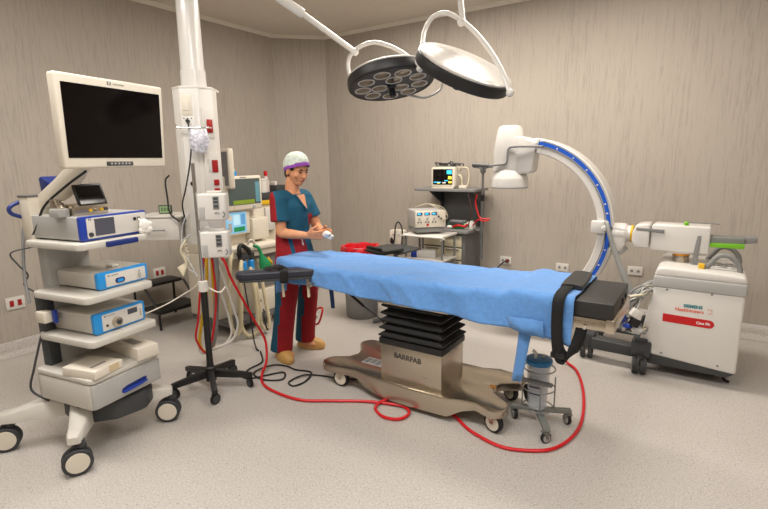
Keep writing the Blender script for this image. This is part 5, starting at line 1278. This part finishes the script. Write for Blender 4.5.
# bundle of plugs and cables between table and unit
cbt = thing('cable_bundle', 'tangle of grey cables with blue and white plugs before the x-ray unit', 'cables', (-.34, 3.6, .3))
random.seed(11); 
for k in range(20):
    m = MB(); a = random.uniform
    p = [(-.24+a(-.03, .0), 3.72+a(-.04, .05), .62-a(0, .04)), (-.30+a(-.04, .03), 3.64+a(-.04, .04), .60+a(-.04, .03)), (-.36+a(-.05, .03), 3.60+a(-.05, .04), .50+a(-.05, .05)), (-.40+a(-.04, .03), 3.58+a(-.05, .05), .38+a(-.05, .05)), (-.35+a(-.05, .05), 3.58+a(-.05, .05), .32+a(-.02, .05)), (-.27+a(-.04, .02), 3.64, .32+a(-.02, .06))]
    m.tube(p, a(.0045, .009), n=8, smooth=6); m.build('cable', (LGREY, MGREY, GSTEEL, LGREY, CREAM2)[k % 5], cbt, W=True)
for c_, mt, r in (((-.41, 3.55, .415), NAVY, (.035, .03, .022)), ((-.33, 3.56, .46), WHITE, (.035, .03, .03)), ((-.37, 3.55, .37), BLUEP, (.025, .025, .018)), ((-.33, 3.55, .40), BLACK, (.03, .025, .03)), ((-.42, 3.56, .36), GSTEEL, (.03, .02, .016)), ((-.31, 3.56, .35), LGREY, (.035, .025, .02))):
    m = MB(); m.box((c_[0]-r[0], c_[1]-r[1], c_[2]-r[2]), (c_[0]+r[0], c_[1]+r[1], c_[2]+r[2]), .01, rot=(random.uniform(-.5, .5), random.uniform(-.6, .6), random.uniform(-.5, .5))); m.build('plug', mt, cbt, W=True)

# ------------------------------------------------------------------ surgical lamps
def lamp(label, c, zax, xdir, yoke, joint, arms, spin):
    z = V(zax).normalized(); x = V(xdir); x = (x-z*x.dot(z)).normalized(); y = z.cross(x)
    L = thing('surgical_lamp', label, 'surgical lamp', c, group='ceiling lamps on jointed arms')
    R = M4((x, y, z)).transposed().to_euler(); 
    L.rotation_euler = R
    m = MB(); m.lathe([(.255, -.034), (.285, -.040), (.293, -.032), (.296, .0), (.293, .022), (.284, .028), (.2, .033)], n=64); m.build('housing', BLACK, L, ang=25)
    m = MB(); m.lathe([(.268, .024), (.287, .028), (.289, .036), (.28, .043), (.266, .043), (.24, .046), (.12, .068), (.04, .074), (.001, .074)], n=64); m.build('white_back', LAMPW, L, ang=40)
    m = MB(); m.lathe([(.262, -.033), (.262, -.0365)], n=64); m.build('face_plate', DGREY, L)
    for k in range(12):
        if k < 9: a = spin+2*PI*k/9; q = V((.197*math.cos(a), .197*math.sin(a), -.037)); rr = .057
        else: a = spin+.5+2*PI*(k-9)/3; q = V((.085*math.cos(a), .085*math.sin(a), -.037)); rr = .057
        m = MB(); m.lathe([(rr-.007, -.001), (rr-.006, -.006), (rr, -.006), (rr+.001, 0)], q, (0, 0, -1), 28) if False else m.lathe([(rr-.009, .0), (rr-.007, .005), (rr-.001, .005), (rr, 0)], q, (0, 0, -1), 28)
        lr = m.build('lens_ring', WHITE, L)
        m = MB(); m.lathe([(rr-.008, .001), (rr*.5, .003), (.001, .0035)], q, (0, 0, -1), 24); m.build('lens', LENS, lr)
    m = MB(); m.lathe([(.03, 0), (.03, .02), (.02, .03), (.024, .075), (.018, .085)], (0, 0, -.034), (0, 0, -1), 20); m.build('centre_handle', BLACK, L)
    MB().tube(yoke, .0145, n=12, smooth=8).build('yoke', WHITE2, L, W=True)
    for p_ in (yoke[0], yoke[-1]): MB().ball(p_, .022).build('yoke_pivot', WHITE2, L, W=True)
    for i, (p, q, r) in enumerate(arms):
        MB().cyl(p, q, r, n=24).build('arm', WHITE2, L, W=True)
    m = MB(); m.ball(joint, .026); m.build('arm_joint', WHITE2, L, W=True)
    return L
n1 = V((-.2209, .1116, .9691)); c1_ = V((-1.862, 2.915, 2.036))
J1 = V((-2.123, 2.87, 2.239)); A1 = V((-2.312, 2.537, 2.452)); E1 = V((-2.493, 2.218, 2.647))
HUBP = V((-1.38, 2.55, 3.0))
l1 = lamp('black surgical lamp showing its lens face, left of the white-backed lamp', c1_, n1, (.83, .55, 0),
     [(-1.572, 2.80, 2.06), (-1.580, 2.80, 2.085), (-1.652, 2.816, 2.135), (-1.788, 2.843, 2.217), (-1.96, 2.865, 2.278), (-2.114, 2.882, 2.262), (-2.213, 2.912, 2.204), (-2.225, 2.95, 2.10), (-2.15, 3.02, 2.07)], J1,
     [(J1, A1, .019), (A1-(A1-J1).normalized()*.02, E1, .031), (E1, V((E1.x, E1.y, 2.80)), .03), (V((E1.x, E1.y, 2.78)), V((HUBP.x, HUBP.y, 2.78)), .03)], .2)
n2 = V((.511, -.181, .84)); c2_ = V((-1.2512, 2.7812, 2.0486))-n2.normalized()*.036
l2 = lamp('round surgical lamp seen from its glossy white back, hanging right of the other lamp', c2_, n2, (.83, .55, 0),
     [(-1.535, 2.775, 2.19), (-1.550, 2.80, 2.22), (-1.558, 2.842, 2.292), (-1.519, 2.859, 2.359), (-1.44, 2.866, 2.377), (-1.339, 2.849, 2.328), (-1.212, 2.812, 2.224), (-1.092, 2.763, 2.092), (-1.002, 2.719, 1.964), (-.949, 2.692, 1.852)], V((-1.310, 2.84, 2.30)),
     [(V((-1.301, 2.84, 2.285)), V((-1.36, 2.875, 2.62)), .018), (V((-1.36, 2.875, 2.60)), V((-1.36, 2.875, 2.70)), .026), (V((-1.36, 2.875, 2.69)), V((HUBP.x, HUBP.y, 2.69)), .028)], .5)
m = MB(); m.tube([(-1.655, 3.13, 2.09), (-1.618, 3.175, 2.075), (-1.605, 3.185, 2.03), (-1.617, 3.172, 1.98), (-1.65, 3.143, 1.95), (-1.71, 3.10, 1.925), (-1.80, 3.03, 1.945)], .008, n=8); m.build('rear_handle', LGREY, l1, W=True)
hub_ = thing('lamp_ceiling_mount', 'white ceiling mount carrying both surgical lamps', 'ceiling mount', HUBP)
m = MB(); m.lathe([(.16, 0), (.16, -.05), (.06, -.08), (.055, -.40)], n=32); m.build('mount', WHITE2, hub_)

# ------------------------------------------------------------------ light: the flush ceiling panels of the room
def area(loc, sx, sy, power, c=(1, .94, .87)):
    l = bpy.data.lights.new('ceiling_panel_light', 'AREA'); l.shape = 'RECTANGLE'; l.size = sx; l.size_y = sy; l.energy = power; l.color = c
    o = bpy.data.objects.new('ceiling_panel_light', l); col.objects.link(o); o.location = loc; return o
for x, y, p in ((-2.7, .8, 42), (-.9, .8, 44), (-.8, 3.5, 42), (-2.3, 3.5, 52), (1.2, .7, 44), (1.4, 3.2, 6), (-.9, -1.0, 24)):
    area((x, y, 2.985), 1.15, .55, p, (1, .925, .83) if y == 3.5 else (1, .955, .90))
wd = bpy.data.worlds.new('world'); sc.world = wd; wd.use_nodes = True
wd.node_tree.nodes['Background'].inputs['Color'].default_value = (.9, .85, .78, 1); wd.node_tree.nodes['Background'].inputs['Strength'].default_value = .02
sc.view_settings.view_transform = 'Standard'; sc.view_settings.look = 'None'; sc.view_settings.gamma = 1; sc.view_settings.exposure = 0
sc.view_settings.use_curve_mapping = False
sc.cycles.use_denoising = True
sc.cycles.max_bounces = 8; sc.cycles.transparent_max_bounces = 8
